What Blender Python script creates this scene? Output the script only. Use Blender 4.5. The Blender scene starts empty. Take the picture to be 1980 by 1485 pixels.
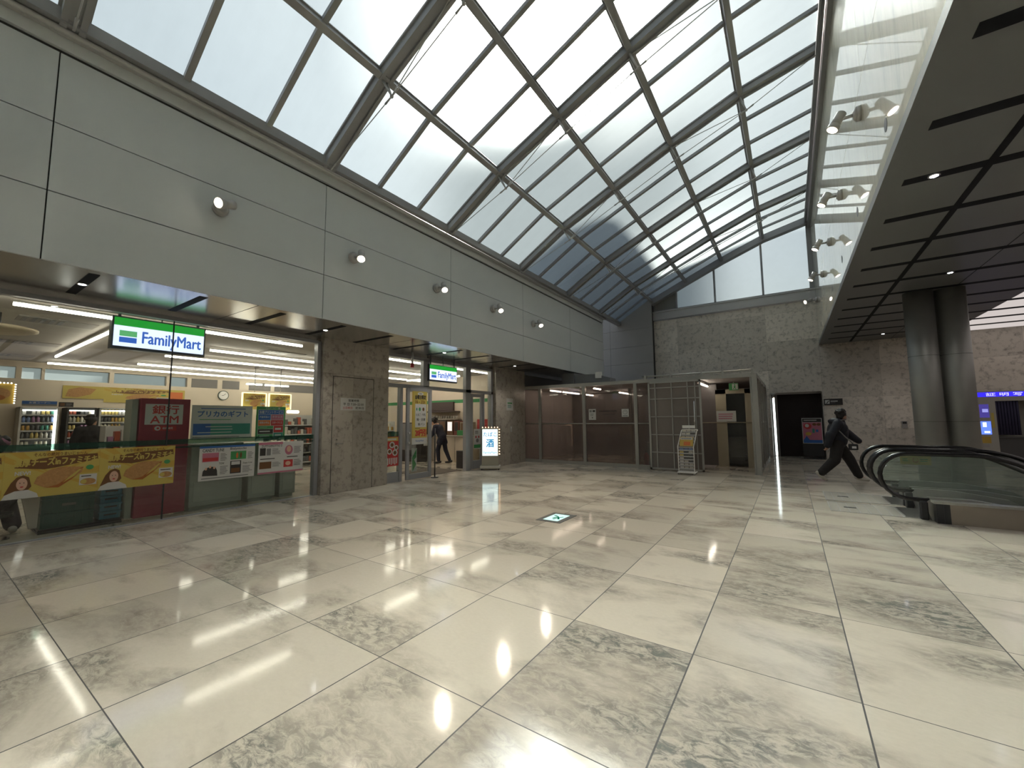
import bpy, math, random
from mathutils import Vector, Matrix
random.seed(7)
PI = math.pi
COL = bpy.context.scene.collection
SC = bpy.context.scene

# ------------------------------------------------------------------ camera
CAM_YAW, CAM_PITCH, CAM_ROLL = 0.5943, 0.0884, -0.0085
cd = bpy.data.cameras.new('camera'); cam = bpy.data.objects.new('camera', cd); COL.objects.link(cam)
cd.sensor_width = 36.0; cd.lens = 36.0 * 792.5 / 1980.0; cd.clip_start = 0.05; cd.clip_end = 600
_f = Vector((-math.sin(CAM_YAW) * math.cos(CAM_PITCH), math.cos(CAM_YAW) * math.cos(CAM_PITCH), math.sin(CAM_PITCH)))
_r = Vector((math.cos(CAM_YAW), math.sin(CAM_YAW), 0)); _u = _r.cross(_f)
_c, _s = math.cos(CAM_ROLL), math.sin(CAM_ROLL)
_r, _u = _r * _c + _u * _s, _u * _c - _r * _s
M = Matrix(((_r.x, _u.x, -_f.x, 0), (_r.y, _u.y, -_f.y, 0), (_r.z, _u.z, -_f.z, 0), (0, 0, 0, 1)))
M.translation = (0, 0, 1.5); cam.matrix_world = M
SC.camera = cam

# ------------------------------------------------------------------ exposure and render settings
SC.view_settings.view_transform = 'Standard'; SC.view_settings.look = 'None'
SC.view_settings.exposure = 0.82; SC.view_settings.gamma = 1.0; SC.view_settings.use_curve_mapping = False
cy = SC.cycles
cy.use_denoising = True
cy.max_bounces = 10; cy.diffuse_bounces = 4; cy.glossy_bounces = 5; cy.transmission_bounces = 8; cy.transparent_max_bounces = 16
cy.sample_clamp_indirect = 60.0; cy.caustics_reflective = False; cy.caustics_refractive = True; cy.blur_glossy = 0.6

# ------------------------------------------------------------------ sky and sun
SUN_ELEV, SUN_AZ = math.radians(40.0), math.radians(21.5)      # azimuth from +Y towards -X
SUN_DIR = Vector((-math.sin(SUN_AZ) * math.cos(SUN_ELEV), math.cos(SUN_AZ) * math.cos(SUN_ELEV), math.sin(SUN_ELEV)))
w = bpy.data.worlds.new('sky'); SC.world = w; w.use_nodes = True
nt = w.node_tree; nt.nodes.clear()
sky = nt.nodes.new('ShaderNodeTexSky'); sky.sky_type = 'NISHITA'; sky.sun_disc = False
sky.sun_elevation = SUN_ELEV; sky.sun_rotation = -SUN_AZ; sky.air_density = 1.3; sky.dust_density = 2.0; sky.ozone_density = 1.0
bg = nt.nodes.new('ShaderNodeBackground'); bg.inputs['Strength'].default_value = SKY_STRENGTH = 0.088
wo = nt.nodes.new('ShaderNodeOutputWorld')
hs_ = nt.nodes.new('ShaderNodeHueSaturation'); hs_.inputs['Saturation'].default_value = 0.55
nt.links.new(sky.outputs[0], hs_.inputs['Color']); nt.links.new(hs_.outputs[0], bg.inputs[0]); nt.links.new(bg.outputs[0], wo.inputs[0])
sl = bpy.data.lights.new('sun', 'SUN'); sl.energy = 7.8; sl.angle = math.radians(0.6); sl.color = (1.0, 0.94, 0.85)
so = bpy.data.objects.new('sun', sl); COL.objects.link(so)
so.rotation_euler = SUN_DIR.to_track_quat('Z', 'Y').to_euler(); so.location = SUN_DIR * 60

# ------------------------------------------------------------------ material helpers
def newmat(name):
    m = bpy.data.materials.new(name); m.use_nodes = True
    n = m.node_tree; n.nodes.clear()
    out = n.nodes.new('ShaderNodeOutputMaterial')
    return m, n, out
def lk(n, a, b): n.links.new(a, b)
def nd(n, t, **kw):
    x = n.nodes.new(t)
    for k, v in kw.items():
        if k.startswith('i_'): x.inputs[k[2:].replace('_', ' ')].default_value = v
        elif k.startswith('n_'): x.inputs[int(k[2:])].default_value = v
        else: setattr(x, k, v)
    return x
def mth(n, op, a, b=None, c=None):
    x = n.nodes.new('ShaderNodeMath'); x.operation = op
    for i, v in enumerate((a, b, c)):
        if v is None: continue
        if isinstance(v, (int, float)): x.inputs[i].default_value = v
        else: n.links.new(v, x.inputs[i])
    return x.outputs[0]
def mixc(n, fac, a, b, mode='MIX'):
    x = n.nodes.new('ShaderNodeMix'); x.data_type = 'RGBA'; x.blend_type = mode
    for k, v in ((0, fac), (6, a), (7, b)):
        if isinstance(v, (int, float)): x.inputs[k].default_value = v
        elif isinstance(v, tuple): x.inputs[k].default_value = (*v[:3], 1)
        else: n.links.new(v, x.inputs[k])
    return x.outputs[2]
def ramp(n, v, stops):
    x = n.nodes.new('ShaderNodeValToRGB'); e = x.color_ramp.elements
    while len(e) < len(stops): e.new(0.5)
    for i, (p, c) in enumerate(stops): e[i].position = p; e[i].color = (*c, 1) if len(c) == 3 else c
    n.links.new(v, x.inputs[0]); return x.outputs[0]
def principled(n, out, **kw):
    b = n.nodes.new('ShaderNodeBsdfPrincipled')
    for k, v in kw.items():
        s = b.inputs[k.replace('_', ' ')]
        if hasattr(v, 'is_linked') or hasattr(v, 'links'): n.links.new(v, s)
        elif isinstance(v, tuple): s.default_value = (*v[:3], 1)
        else: s.default_value = v
    n.links.new(b.outputs[0], out.inputs[0]); return b
MATS = {}
def mat(name, col, rough=0.5, metal=0.0, vary=0.06, scale=6.0, spec=0.5, bump=0.0):
    """opaque material whose colour varies slightly with a noise"""
    if name in MATS: return MATS[name]
    m, n, out = newmat(name)
    tc = nd(n, 'ShaderNodeTexCoord'); ns = nd(n, 'ShaderNodeTexNoise', i_Scale=scale, i_Detail=3.0)
    lk(n, tc.outputs['Object'], ns.inputs['Vector'])
    a = tuple(c * (1 - vary) for c in col); b = tuple(min(1, c * (1 + vary)) for c in col)
    cc = mixc(n, ns.outputs[0], a, b)
    p = principled(n, out, Base_Color=cc, Roughness=rough, Metallic=metal, Specular_IOR_Level=spec)
    if bump:
        bp = nd(n, 'ShaderNodeBump', i_Strength=bump); lk(n, ns.outputs[0], bp.inputs['Height']); lk(n, bp.outputs[0], p.inputs['Normal'])
    MATS[name] = m; return m
def emat(name, col, strength):
    if name in MATS: return MATS[name]
    m, n, out = newmat(name)
    e = nd(n, 'ShaderNodeEmission'); e.inputs[0].default_value = (*col, 1); e.inputs[1].default_value = strength
    lk(n, e.outputs[0], out.inputs[0]); MATS[name] = m; return m
def glassmat(name, tint=(1, 1, 1), refl=1.0, rough=0.0, haze=0.0, hazecol=(0.6, 0.6, 0.6)):
    """thin clear pane: see-through with mirror reflection by fresnel, and optional haze of a film"""
    if name in MATS: return MATS[name]
    m, n, out = newmat(name)
    tr = nd(n, 'ShaderNodeBsdfTransparent'); tr.inputs[0].default_value = (*tint, 1)
    gl = nd(n, 'ShaderNodeBsdfGlossy'); gl.inputs['Roughness'].default_value = rough; gl.inputs[0].default_value = (refl, refl, refl, 1)
    fr = nd(n, 'ShaderNodeFresnel'); ge = nd(n, 'ShaderNodeNewGeometry')
    lk(n, mth(n, 'ADD', 1.5, mth(n, 'MULTIPLY', ge.outputs['Backfacing'], 1 / 1.5 - 1.5)), fr.inputs['IOR'])
    mx = nd(n, 'ShaderNodeMixShader'); lk(n, fr.outputs[0], mx.inputs[0]); lk(n, tr.outputs[0], mx.inputs[1]); lk(n, gl.outputs[0], mx.inputs[2])
    res = mx.outputs[0]
    if haze:
        df = nd(n, 'ShaderNodeBsdfDiffuse'); df.inputs[0].default_value = (*hazecol, 1)
        m2 = nd(n, 'ShaderNodeMixShader'); m2.inputs[0].default_value = haze
        lk(n, res, m2.inputs[1]); lk(n, df.outputs[0], m2.inputs[2]); res = m2.outputs[0]
    lk(n, res, out.inputs[0]); MATS[name] = m; return m

# ------------------------------------------------------------------ mesh helpers
WLOC = {}
class MB:
    def __init__(s): s.v = []; s.f = []; s.mi = []; s.sm = []
    def add(s, vs, fs, mi=0, smooth=False):
        b = len(s.v); s.v += [tuple(v) for v in vs]
        for f in fs: s.f.append([b + i for i in f]); s.mi.append(mi); s.sm.append(smooth)
        return s
    def box(s, x0, x1, y0, y1, z0, z1, mi=0):
        vs = [(x, y, z) for z in (z0, z1) for y in (y0, y1) for x in (x0, x1)]
        return s.add(vs, [(0, 2, 3, 1), (4, 5, 7, 6), (0, 1, 5, 4), (2, 6, 7, 3), (0, 4, 6, 2), (1, 3, 7, 5)], mi)
    def rbox(s, x0, x1, y0, y1, z0, z1, b=0.01, mi=0):
        """box with chamfered edges"""
        b = min(b, (x1 - x0) * .45, (y1 - y0) * .45, (z1 - z0) * .45)
        import bmesh
        bm = bmesh.new(); bmesh.ops.create_cube(bm, size=1)
        for v in bm.verts:
            v.co = Vector(((x0 + x1) / 2 + v.co.x * (x1 - x0), (y0 + y1) / 2 + v.co.y * (y1 - y0), (z0 + z1) / 2 + v.co.z * (z1 - z0)))
        bmesh.ops.bevel(bm, geom=list(bm.edges), offset=b, segments=2, affect='EDGES', profile=0.5)
        bm.verts.index_update()
        s.add([v.co[:] for v in bm.verts], [[v.index for v in f.verts] for f in bm.faces], mi); bm.free(); return s
    def beam(s, a, b, w, h, up=(0, 0, 1), mi=0, off=0.0):
        a = Vector(a); b = Vector(b); d = (b - a).normalized(); u = Vector(up); r = d.cross(u).normalized(); u = r.cross(d)
        vs = []
        for p in (a, b):
            for (i, j) in ((-1, -1), (1, -1), (1, 1), (-1, 1)): vs.append(p + r * (i * w / 2) + u * (j * h / 2 + off))
        return s.add(vs, [(3, 2, 1, 0), (4, 5, 6, 7), (0, 1, 5, 4), (1, 2, 6, 5), (2, 3, 7, 6), (3, 0, 4, 7)], mi)
    def cone(s, a, b, r0, r1, n=16, mi=0, smooth=True, caps=True):
        a = Vector(a); b = Vector(b); d = (b - a).normalized()
        t = Vector((0, 0, 1)) if abs(d.z) < 0.9 else Vector((1, 0, 0)); r = d.cross(t).normalized(); u = r.cross(d)
        vs = []
        for p, q in ((a, r0), (b, r1)):
            for k in range(n):
                an = 2 * PI * k / n; vs.append(p + r * (q * math.cos(an)) + u * (q * math.sin(an)))
        s.add(vs, [(k, (k + 1) % n, n + (k + 1) % n, n + k) for k in range(n)], mi, smooth)
        if caps: s.add([], [], mi); base = len(s.v) - 2 * n; s.f += [[base + k for k in range(n)][::-1], [base + n + k for k in range(n)]]; s.mi += [mi, mi]; s.sm += [False, False]
        return s
    def cyl(s, a, b, r, n=16, mi=0, smooth=True, caps=True): return s.cone(a, b, r, r, n, mi, smooth, caps)
    def tube(s, pts, r, n=8, mi=0, closed=False):
        pts = [Vector(p) for p in pts]; m = len(pts); vs = []; prev = None
        for i, p in enumerate(pts):
            if closed: d = (pts[(i + 1) % m] - pts[i - 1]).normalized()
            else: d = (pts[min(i + 1, m - 1)] - pts[max(i - 1, 0)]).normalized()
            if prev is None:
                t = Vector((0, 0, 1)) if abs(d.z) < 0.9 else Vector((1, 0, 0)); rr = d.cross(t).normalized()
            else: rr = (prev - d * prev.dot(d)).normalized()
            prev = rr; u = d.cross(rr)
            for k in range(n):
                an = 2 * PI * k / n; vs.append(p + rr * (r * math.cos(an)) + u * (r * math.sin(an)))
        fs = []
        for i in range(m if closed else m - 1):
            j = (i + 1) % m
            for k in range(n): fs.append((i * n + k, i * n + (k + 1) % n, j * n + (k + 1) % n, j * n + k))
        if not closed: fs += [tuple(range(n))[::-1], tuple((m - 1) * n + k for k in range(n))]
        return s.add(vs, fs, mi, True)
    def ell(s, c, rx, ry, rz, nu=16, nv=10, mi=0, rot=None):
        c = Vector(c); vs = []; fs = []
        for j in range(nv + 1):
            ph = PI * j / nv
            for i in range(nu):
                th = 2 * PI * i / nu; p = Vector((rx * math.sin(ph) * math.cos(th), ry * math.sin(ph) * math.sin(th), rz * math.cos(ph)))
                if rot: p = rot @ p
                vs.append(c + p)
        for j in range(nv):
            for i in range(nu):
                a = j * nu + i; b = j * nu + (i + 1) % nu; fs.append((a, a + nu, b + nu, b))
        return s.add(vs, fs, mi, True)
    def prism(s, poly, vec, mi=0, smooth=False):
        n = len(poly); vec = Vector(vec); vs = [Vector(p) for p in poly] + [Vector(p) + vec for p in poly]
        s.add(vs, [tuple(range(n))[::-1], tuple(n + k for k in range(n))], mi)
        b = len(s.v) - 2 * n
        for k in range(n): s.f.append([b + k, b + (k + 1) % n, b + n + (k + 1) % n, b + n + k]); s.mi.append(mi); s.sm.append(smooth)
        return s
    def lathe(s, c, prof, n=24, mi=0, axis='Z'):
        vs = []; c = Vector(c)
        for (r, z) in prof:
            for k in range(n):
                an = 2 * PI * k / n; vs.append(c + Vector((r * math.cos(an), r * math.sin(an), z)))
        fs = [(j * n + k, j * n + (k + 1) % n, (j + 1) * n + (k + 1) % n, (j + 1) * n + k) for j in range(len(prof) - 1) for k in range(n)]
        return s.add(vs, fs, mi, True)
    def build(s, name, m, parent=None, kind=None, origin=None, recalc=True):
        me = bpy.data.meshes.new(name)
        if parent is not None: o3 = WLOC.get(parent.name, Vector((0, 0, 0)))
        elif origin is not None: o3 = Vector(origin)
        else: o3 = Vector((0, 0, 0))
        if parent is None and origin is None and kind is None:
            xs = [v[0] for v in s.v]; ys = [v[1] for v in s.v]; zs = [v[2] for v in s.v]
            o3 = Vector(((min(xs) + max(xs)) / 2, (min(ys) + max(ys)) / 2, min(zs)))
        me.from_pydata([Vector(v) - o3 for v in s.v], [], s.f)
        me.polygons.foreach_set('material_index', s.mi); me.polygons.foreach_set('use_smooth', s.sm)
        for mm in (m if isinstance(m, (list, tuple)) else [m]): me.materials.append(mm)
        if recalc:
            import bmesh
            bm = bmesh.new(); bm.from_mesh(me); bmesh.ops.recalc_face_normals(bm, faces=bm.faces); bm.to_mesh(me); bm.free()
        o = bpy.data.objects.new(name, me); COL.objects.link(o)
        if parent is not None: o.parent = parent; WLOC[o.name] = o3
        else: o.location = o3; WLOC[o.name] = Vector(o3)
        if kind: o['kind'] = kind
        return o
def empty(name, loc=(0, 0, 0)):
    o = bpy.data.objects.new(name, None); COL.objects.link(o); o.location = loc; o.empty_display_size = 0.1
    WLOC[o.name] = Vector(loc); return o
def tag(o, label, cat=None, group=None, kind=None):
    if label: o['label'] = label
    if cat: o['category'] = cat
    if group: o['group'] = group
    if kind: o['kind'] = kind
    return o
def thing(name, loc, label, cat, group=None):
    return tag(empty(name, loc), label, cat, group)
def copy_tree(o, parent=None):
    c = o.copy(); COL.objects.link(c)
    if parent is not None: c.parent = parent
    WLOC[c.name] = WLOC.get(o.name, Vector((0, 0, 0)))
    for ch in list(o.children): copy_tree(ch, c)
    return c
def place(o, loc, rz=0.0, label=None):
    o.location = loc; o.rotation_euler = (0, 0, rz)
    if label: o['label'] = label
    return o
TXT = {}
def text_mesh(s, bold=0.0, ext=0.0):
    key = (s, bold, ext)
    if key in TXT: return TXT[key]
    cu = bpy.data.curves.new('lettering', 'FONT'); cu.body = s; cu.offset = 0.0; cu.extrude = ext; cu.resolution_u = 2
    ob = bpy.data.objects.new('lettering', cu); COL.objects.link(ob)
    dg = bpy.context.evaluated_depsgraph_get(); me = bpy.data.meshes.new_from_object(ob.evaluated_get(dg))
    vs = [v.co.copy() for v in me.vertices]; fs = [list(p.vertices) for p in me.polygons]
    COL.objects.unlink(ob); bpy.data.objects.remove(ob); bpy.data.meshes.remove(me)
    if vs:
        x0 = min(v.x for v in vs); x1 = max(v.x for v in vs); y0 = min(v.y for v in vs); y1 = max(v.y for v in vs)
    else: x0 = y0 = 0; x1 = y1 = 1
    TXT[key] = (vs, fs, x0, x1, y0, y1); return TXT[key]
def put_text(mb, s, o, u, v, x0, x1, y0, y1, mi=0, bold=0.0, lift=0.0, keep=False, thick=0.0):
    """lay a text into the rectangle x0..x1, y0..y1 of the plane o + u*x + v*y"""
    vs, fs, a, b, c, d = text_mesh(s, bold)
    o = Vector(o); u = Vector(u); v = Vector(v); nrm = u.cross(v)
    sx = (x1 - x0) / (b - a); sy = (y1 - y0) / (d - c); ox, oy = x0, y0
    if keep:
        k = min(sx, sy); ox = (x0 + x1) / 2 - k * (b - a) / 2; oy = (y0 + y1) / 2 - k * (d - c) / 2; sx = sy = k
    e = bold * (y1 - y0) * 0.9
    for q, (dx, dy) in enumerate(((0, 0), (e, 0), (-e, 0), (0, e), (0, -e)) if bold >= 0.02 else ((0, 0),)):
        mb.add([o + u * (ox + dx + (p.x - a) * sx) + v * (oy + dy + (p.y - c) * sy) + nrm * (lift + q * .00003) for p in vs], fs, mi)
# ------------------------------------------------------------------ materials of the place
TX0, TDX, TY0, TDY = -0.60, 0.83, 1.809, 1.119
def stone_floor():
    m, n, out = newmat('polished_limestone_floor')
    geo = nd(n, 'ShaderNodeNewGeometry'); sp = nd(n, 'ShaderNodeSeparateXYZ'); lk(n, geo.outputs['Position'], sp.inputs[0])
    tx = mth(n, 'DIVIDE', mth(n, 'SUBTRACT', sp.outputs[0], TX0), TDX); ty = mth(n, 'DIVIDE', mth(n, 'SUBTRACT', sp.outputs[1], TY0), TDY)
    ix = mth(n, 'FLOOR', tx); iy = mth(n, 'FLOOR', ty); fx = mth(n, 'FRACT', tx); fy = mth(n, 'FRACT', ty)
    ex = mth(n, 'MULTIPLY', mth(n, 'MINIMUM', fx, mth(n, 'SUBTRACT', 1, fx)), TDX)
    ey = mth(n, 'MULTIPLY', mth(n, 'MINIMUM', fy, mth(n, 'SUBTRACT', 1, fy)), TDY)
    gx = mth(n, 'LESS_THAN', ex, 0.0042); gy = mth(n, 'LESS_THAN', ey, 0.0030); grout = mth(n, 'MAXIMUM', gx, gy)
    cb = nd(n, 'ShaderNodeCombineXYZ'); lk(n, ix, cb.inputs[0]); lk(n, iy, cb.inputs[1])
    wn = nd(n, 'ShaderNodeTexWhiteNoise', noise_dimensions='3D'); lk(n, cb.outputs[0], wn.inputs['Vector'])
    # per slab offset and slight stretch, so that veins stop at the joints
    off = nd(n, 'ShaderNodeVectorMath', operation='SCALE'); lk(n, wn.outputs['Color'], off.inputs[0]); off.inputs['Scale'].default_value = 60.0
    st = nd(n, 'ShaderNodeCombineXYZ'); lk(n, mth(n, 'MULTIPLY', sp.outputs[0], 0.75), st.inputs[0]); lk(n, mth(n, 'MULTIPLY', sp.outputs[1], 1.35), st.inputs[1])
    ad = nd(n, 'ShaderNodeVectorMath', operation='ADD'); lk(n, st.outputs[0], ad.inputs[0]); lk(n, off.outputs[0], ad.inputs[1])
    n1 = nd(n, 'ShaderNodeTexNoise', i_Scale=0.95, i_Detail=6.0, i_Roughness=0.55, i_Distortion=0.35); lk(n, ad.outputs[0], n1.inputs['Vector'])
    n2 = nd(n, 'ShaderNodeTexNoise', i_Scale=13.0, i_Detail=9.0, i_Roughness=0.78, i_Distortion=0.7); lk(n, ad.outputs[0], n2.inputs['Vector'])
    n3 = nd(n, 'ShaderNodeTexNoise', i_Scale=38.0, i_Detail=4.0, i_Roughness=0.6); lk(n, ad.outputs[0], n3.inputs['Vector'])
    base = mixc(n, n3.outputs[0], (0.60, 0.54, 0.445), (0.69, 0.625, 0.52))
    wv = mth(n, 'ADD', mth(n, 'MULTIPLY', wn.outputs[0], 0.22), 0.89)
    tint = nd(n, 'ShaderNodeCombineXYZ')
    for i in range(3): lk(n, wv, tint.inputs[i])
    base = mixc(n, 1.0, base, tint.outputs[0], 'MULTIPLY')
    # broad cloud patches broken up by the fine noise
    patch = mth(n, 'MULTIPLY', ramp(n, n1.outputs[0], [(0.47, (0, 0, 0)), (0.57, (1, 1, 1))]), ramp(n, n2.outputs[0], [(0.34, (0.25, 0.25, 0.25)), (0.56, (1, 1, 1))]))
    base = mixc(n, mth(n, 'MULTIPLY', patch, 0.62), base, (0.28, 0.242, 0.20))
    dark = mth(n, 'MULTIPLY', ramp(n, n1.outputs[0], [(0.56, (0, 0, 0)), (0.66, (1, 1, 1))]), ramp(n, n2.outputs[0], [(0.46, (0, 0, 0)), (0.58, (1, 1, 1))]))
    base = mixc(n, mth(n, 'MULTIPLY', dark, 0.75), base, (0.12, 0.135, 0.13))
    col = mixc(n, grout, base, (0.055, 0.052, 0.048))
    rg = mth(n, 'ADD', 0.085, mth(n, 'MULTIPLY', grout, 0.5))
    principled(n, out, Base_Color=col, Roughness=rg, Specular_IOR_Level=0.45)
    return m
def stone_wall(name, dx, dz, c1, c2, rough=0.35, ax=0):
    m, n, out = newmat(name)
    geo = nd(n, 'ShaderNodeNewGeometry'); sp = nd(n, 'ShaderNodeSeparateXYZ'); lk(n, geo.outputs['Position'], sp.inputs[0])
    tx = mth(n, 'DIVIDE', mth(n, 'ADD', sp.outputs[ax], 0.62), dx); tz = mth(n, 'DIVIDE', sp.outputs[2], dz)
    cb = nd(n, 'ShaderNodeCombineXYZ'); lk(n, mth(n, 'FLOOR', tx), cb.inputs[0]); lk(n, mth(n, 'FLOOR', tz), cb.inputs[1])
    wn = nd(n, 'ShaderNodeTexWhiteNoise', noise_dimensions='3D'); lk(n, cb.outputs[0], wn.inputs['Vector'])
    off = nd(n, 'ShaderNodeVectorMath', operation='SCALE'); lk(n, wn.outputs['Color'], off.inputs[0]); off.inputs['Scale'].default_value = 40.0
    ad = nd(n, 'ShaderNodeVectorMath', operation='ADD'); lk(n, geo.outputs['Position'], ad.inputs[0]); lk(n, off.outputs[0], ad.inputs[1])
    n1 = nd(n, 'ShaderNodeTexNoise', i_Scale=1.3, i_Detail=7.0, i_Roughness=0.65); lk(n, ad.outputs[0], n1.inputs['Vector'])
    n2 = nd(n, 'ShaderNodeTexNoise', i_Scale=7.0, i_Detail=7.0, i_Roughness=0.7); lk(n, ad.outputs[0], n2.inputs['Vector'])
    base = mixc(n, n1.outputs[0], c1, c2)
    sp2 = mth(n, 'MULTIPLY', ramp(n, n2.outputs[0], [(0.50, (0, 0, 0)), (0.68, (1, 1, 1))]), 0.85)
    base = mixc(n, sp2, base, tuple(c * 0.45 for c in c1))
    wv = mth(n, 'ADD', mth(n, 'MULTIPLY', wn.outputs[0], 0.36), 0.82)
    tint = nd(n, 'ShaderNodeCombineXYZ')
    for i in range(3): lk(n, wv, tint.inputs[i])
    base = mixc(n, 1.0, base, tint.outputs[0], 'MULTIPLY')
    fx = mth(n, 'FRACT', tx); fz = mth(n, 'FRACT', tz)
    j = mth(n, 'MAXIMUM', mth(n, 'LESS_THAN', mth(n, 'MULTIPLY', fx, dx), 0.006), mth(n, 'LESS_THAN', mth(n, 'MULTIPLY', fz, dz), 0.006))
    base = mixc(n, mth(n, 'MULTIPLY', j, 0.5), base, (0.06, 0.055, 0.05))
    principled(n, out, Base_Color=base, Roughness=rough)
    return m
def polished_slab():
    m, n, out = newmat('polished_pale_stone_cladding')
    geo = nd(n, 'ShaderNodeNewGeometry')
    mp = nd(n, 'ShaderNodeMapping'); lk(n, geo.outputs['Position'], mp.inputs[0]); mp.inputs['Scale'].default_value = (1, 2.2, 0.35)
    n1 = nd(n, 'ShaderNodeTexNoise', i_Scale=2.2, i_Detail=8.0, i_Roughness=0.68, i_Distortion=0.2); lk(n, mp.outputs[0], n1.inputs['Vector'])
    n2 = nd(n, 'ShaderNodeTexNoise', i_Scale=0.8, i_Detail=3.0); lk(n, geo.outputs['Position'], n2.inputs['Vector'])
    base = ramp(n, n1.outputs[0], [(0.28, (0.42, 0.385, 0.28)), (0.5, (0.70, 0.64, 0.48)), (0.75, (0.78, 0.72, 0.56))])
    base = mixc(n, mth(n, 'MULTIPLY', n2.outputs[0], 0.35), base, (0.58, 0.56, 0.49))
    principled(n, out, Base_Color=base, Roughness=0.35, Coat_Weight=1.0, Coat_Roughness=0.012, Coat_IOR=1.42)
    return m
def frosted(name, tint=(0.84, 0.93, 0.95)):
    """inner face of a frosted, dirty pane: scatters the daylight that falls on it"""
    m, n, out = newmat(name)
    geo = nd(n, 'ShaderNodeNewGeometry')
    mp = nd(n, 'ShaderNodeMapping'); lk(n, geo.outputs['Position'], mp.inputs[0]); mp.inputs['Scale'].default_value = (0.5, 3.0, 0.5)
    n1 = nd(n, 'ShaderNodeTexNoise', i_Scale=1.6, i_Detail=6.0, i_Roughness=0.65); lk(n, mp.outputs[0], n1.inputs['Vector'])
    n2 = nd(n, 'ShaderNodeTexNoise', i_Scale=5.0, i_Detail=5.0); lk(n, geo.outputs['Position'], n2.inputs['Vector'])
    k = mth(n, 'ADD', mth(n, 'MULTIPLY', n1.outputs[0], 0.16), mth(n, 'MULTIPLY', n2.outputs[0], 0.10))
    c = mixc(n, k, tint, tuple(x * 0.45 for x in tint))
    c_t = mixc(n, 1.0, c, (0.33, 0.345, 0.355), 'MULTIPLY')
    tl = nd(n, 'ShaderNodeBsdfTranslucent'); lk(n, c_t, tl.inputs[0])
    rf = nd(n, 'ShaderNodeBsdfRefraction', i_IOR=1.15, i_Roughness=0.85); lk(n, c, rf.inputs[0])
    gl = nd(n, 'ShaderNodeBsdfGlossy', i_Roughness=0.25); gl.inputs[0].default_value = (0.06, 0.06, 0.06, 1)
    m1 = nd(n, 'ShaderNodeMixShader'); m1.inputs[0].default_value = 0.50; lk(n, tl.outputs[0], m1.inputs[1]); lk(n, rf.outputs[0], m1.inputs[2])
    m2 = nd(n, 'ShaderNodeMixShader'); m2.inputs[0].default_value = 0.06; lk(n, m1.outputs[0], m2.inputs[1]); lk(n, gl.outputs[0], m2.inputs[2])
    lk(n, m2.outputs[0], out.inputs[0]); return m
M_FLOOR = stone_floor()
M_STONE = stone_wall('beige_limestone_wall', 1.66, 1.12, (0.50, 0.455, 0.395), (0.68, 0.63, 0.555))
M_PIER = stone_wall('brown_limestone_pier', 3.1, 2.53, (0.30, 0.27, 0.23), (0.43, 0.39, 0.335), 0.3, 1)
M_SLAB = polished_slab()
M_FROST = frosted('frosted_roof_glass')
M_CLEAR = glassmat('clear_outer_glass', (0.97, 0.985, 0.98))
M_GREY = mat('warm_grey_wall_panel', (0.51, 0.545, 0.56), 0.42, 0.0, 0.04, 1.2)
M_DGREY = mat('dark_grey_wall_panel', (0.30, 0.29, 0.275), 0.5, 0.0, 0.05, 1.0)
M_JOINT = mat('black_joint', (0.03, 0.03, 0.03), 0.8)
M_STEEL = mat('grey_painted_steel', (0.27, 0.275, 0.285), 0.38, 0.0, 0.06, 2.0)
M_STEELL = mat('light_grey_steel', (0.42, 0.42, 0.42), 0.35, 0.2, 0.05)
M_SOFFIT = mat('dark_reflective_soffit_panel', (0.50, 0.49, 0.47), 0.2, 0.85, 0.05, 1.2)
M_SOFFITR = mat('matt_dark_soffit_panel', (0.145, 0.15, 0.148), 0.45, 0.0, 0.05, 1.0)
M_SLOT = mat('black_slot', (0.004, 0.005, 0.007), 0.7, spec=0.2)
M_ALU = mat('satin_aluminium', (0.42, 0.42, 0.41), 0.32, 0.7, 0.04)
M_WHITE = mat('white_paint', (0.78, 0.77, 0.74), 0.5)
M_BLACK = mat('black_plastic', (0.02, 0.02, 0.022), 0.35)
M_CHROME = mat('polished_steel', (0.62, 0.61, 0.59), 0.18, 1.0)
E_LAMP = emat('warm_white_lamp', (1.0, 0.86, 0.66), 5.0)
E_TUBE = emat('white_tube', (1.0, 0.91, 0.76), 10.0)
E_DOWN = emat('downlight', (0.95, 0.97, 1.0), 18.0)
# ------------------------------------------------------------------ the hall
FX = -6.55          # face of the fascia wall
PXL = -8.05         # face of the stone piers
YB, YF = -9.0, 19.0
XR = 1.04           # polished wall above the right soffit
ZS, ZR = 3.27, 4.22 # soffits
XE = 10.5
WX0, WY0, WY1 = 2.05, 8.46, 10.56     # escalator well
fl = MB()
for (a, b, c, d) in ((-17.4, WX0, YB, 24.0), (WX0, XE, YB, WY0), (WX0, XE, WY1, 24.0), (7.5, XE, WY0, WY1)):
    fl.box(a, b, c, d, -0.12, 0.0)
fl.build('floor', M_FLOOR, kind='structure')

# left fascia: rows of grey panels
wl = MB(); rows = [3.27, 4.04, 4.83, 5.66]; joints = [-9.0, -5.7, -2.5, 0.70, 3.90, 7.11, 10.32, 13.55, 16.8]
for i in range(3):
    for j in range(len(joints) - 1):
        g = 0.006
        wl.box(FX - 0.04, FX, joints[j] + g, joints[j + 1] - g, rows[i] + (g if i else 0), rows[i + 1] - g)
wl.box(FX - 0.30, FX - 0.03, -9.0, 16.8, ZS + 0.01, 5.95, 1)
wl.box(FX - 0.30, FX + 0.02, -9.0, 16.8, 5.70, 5.86, 0)            # cap above the shadow gap
wl.build('wall_left', [M_GREY, M_JOINT], kind='structure')
gt = MB(); gt.box(FX - 0.2, FX + 0.10, -9.0, 16.9, 5.84, 5.93); gt.cyl((FX + 0.10, -9, 5.86), (FX + 0.10, 16.9, 5.86), 0.035, 10)
gt.build('trim_1', M_STEELL, kind='structure')

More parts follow.
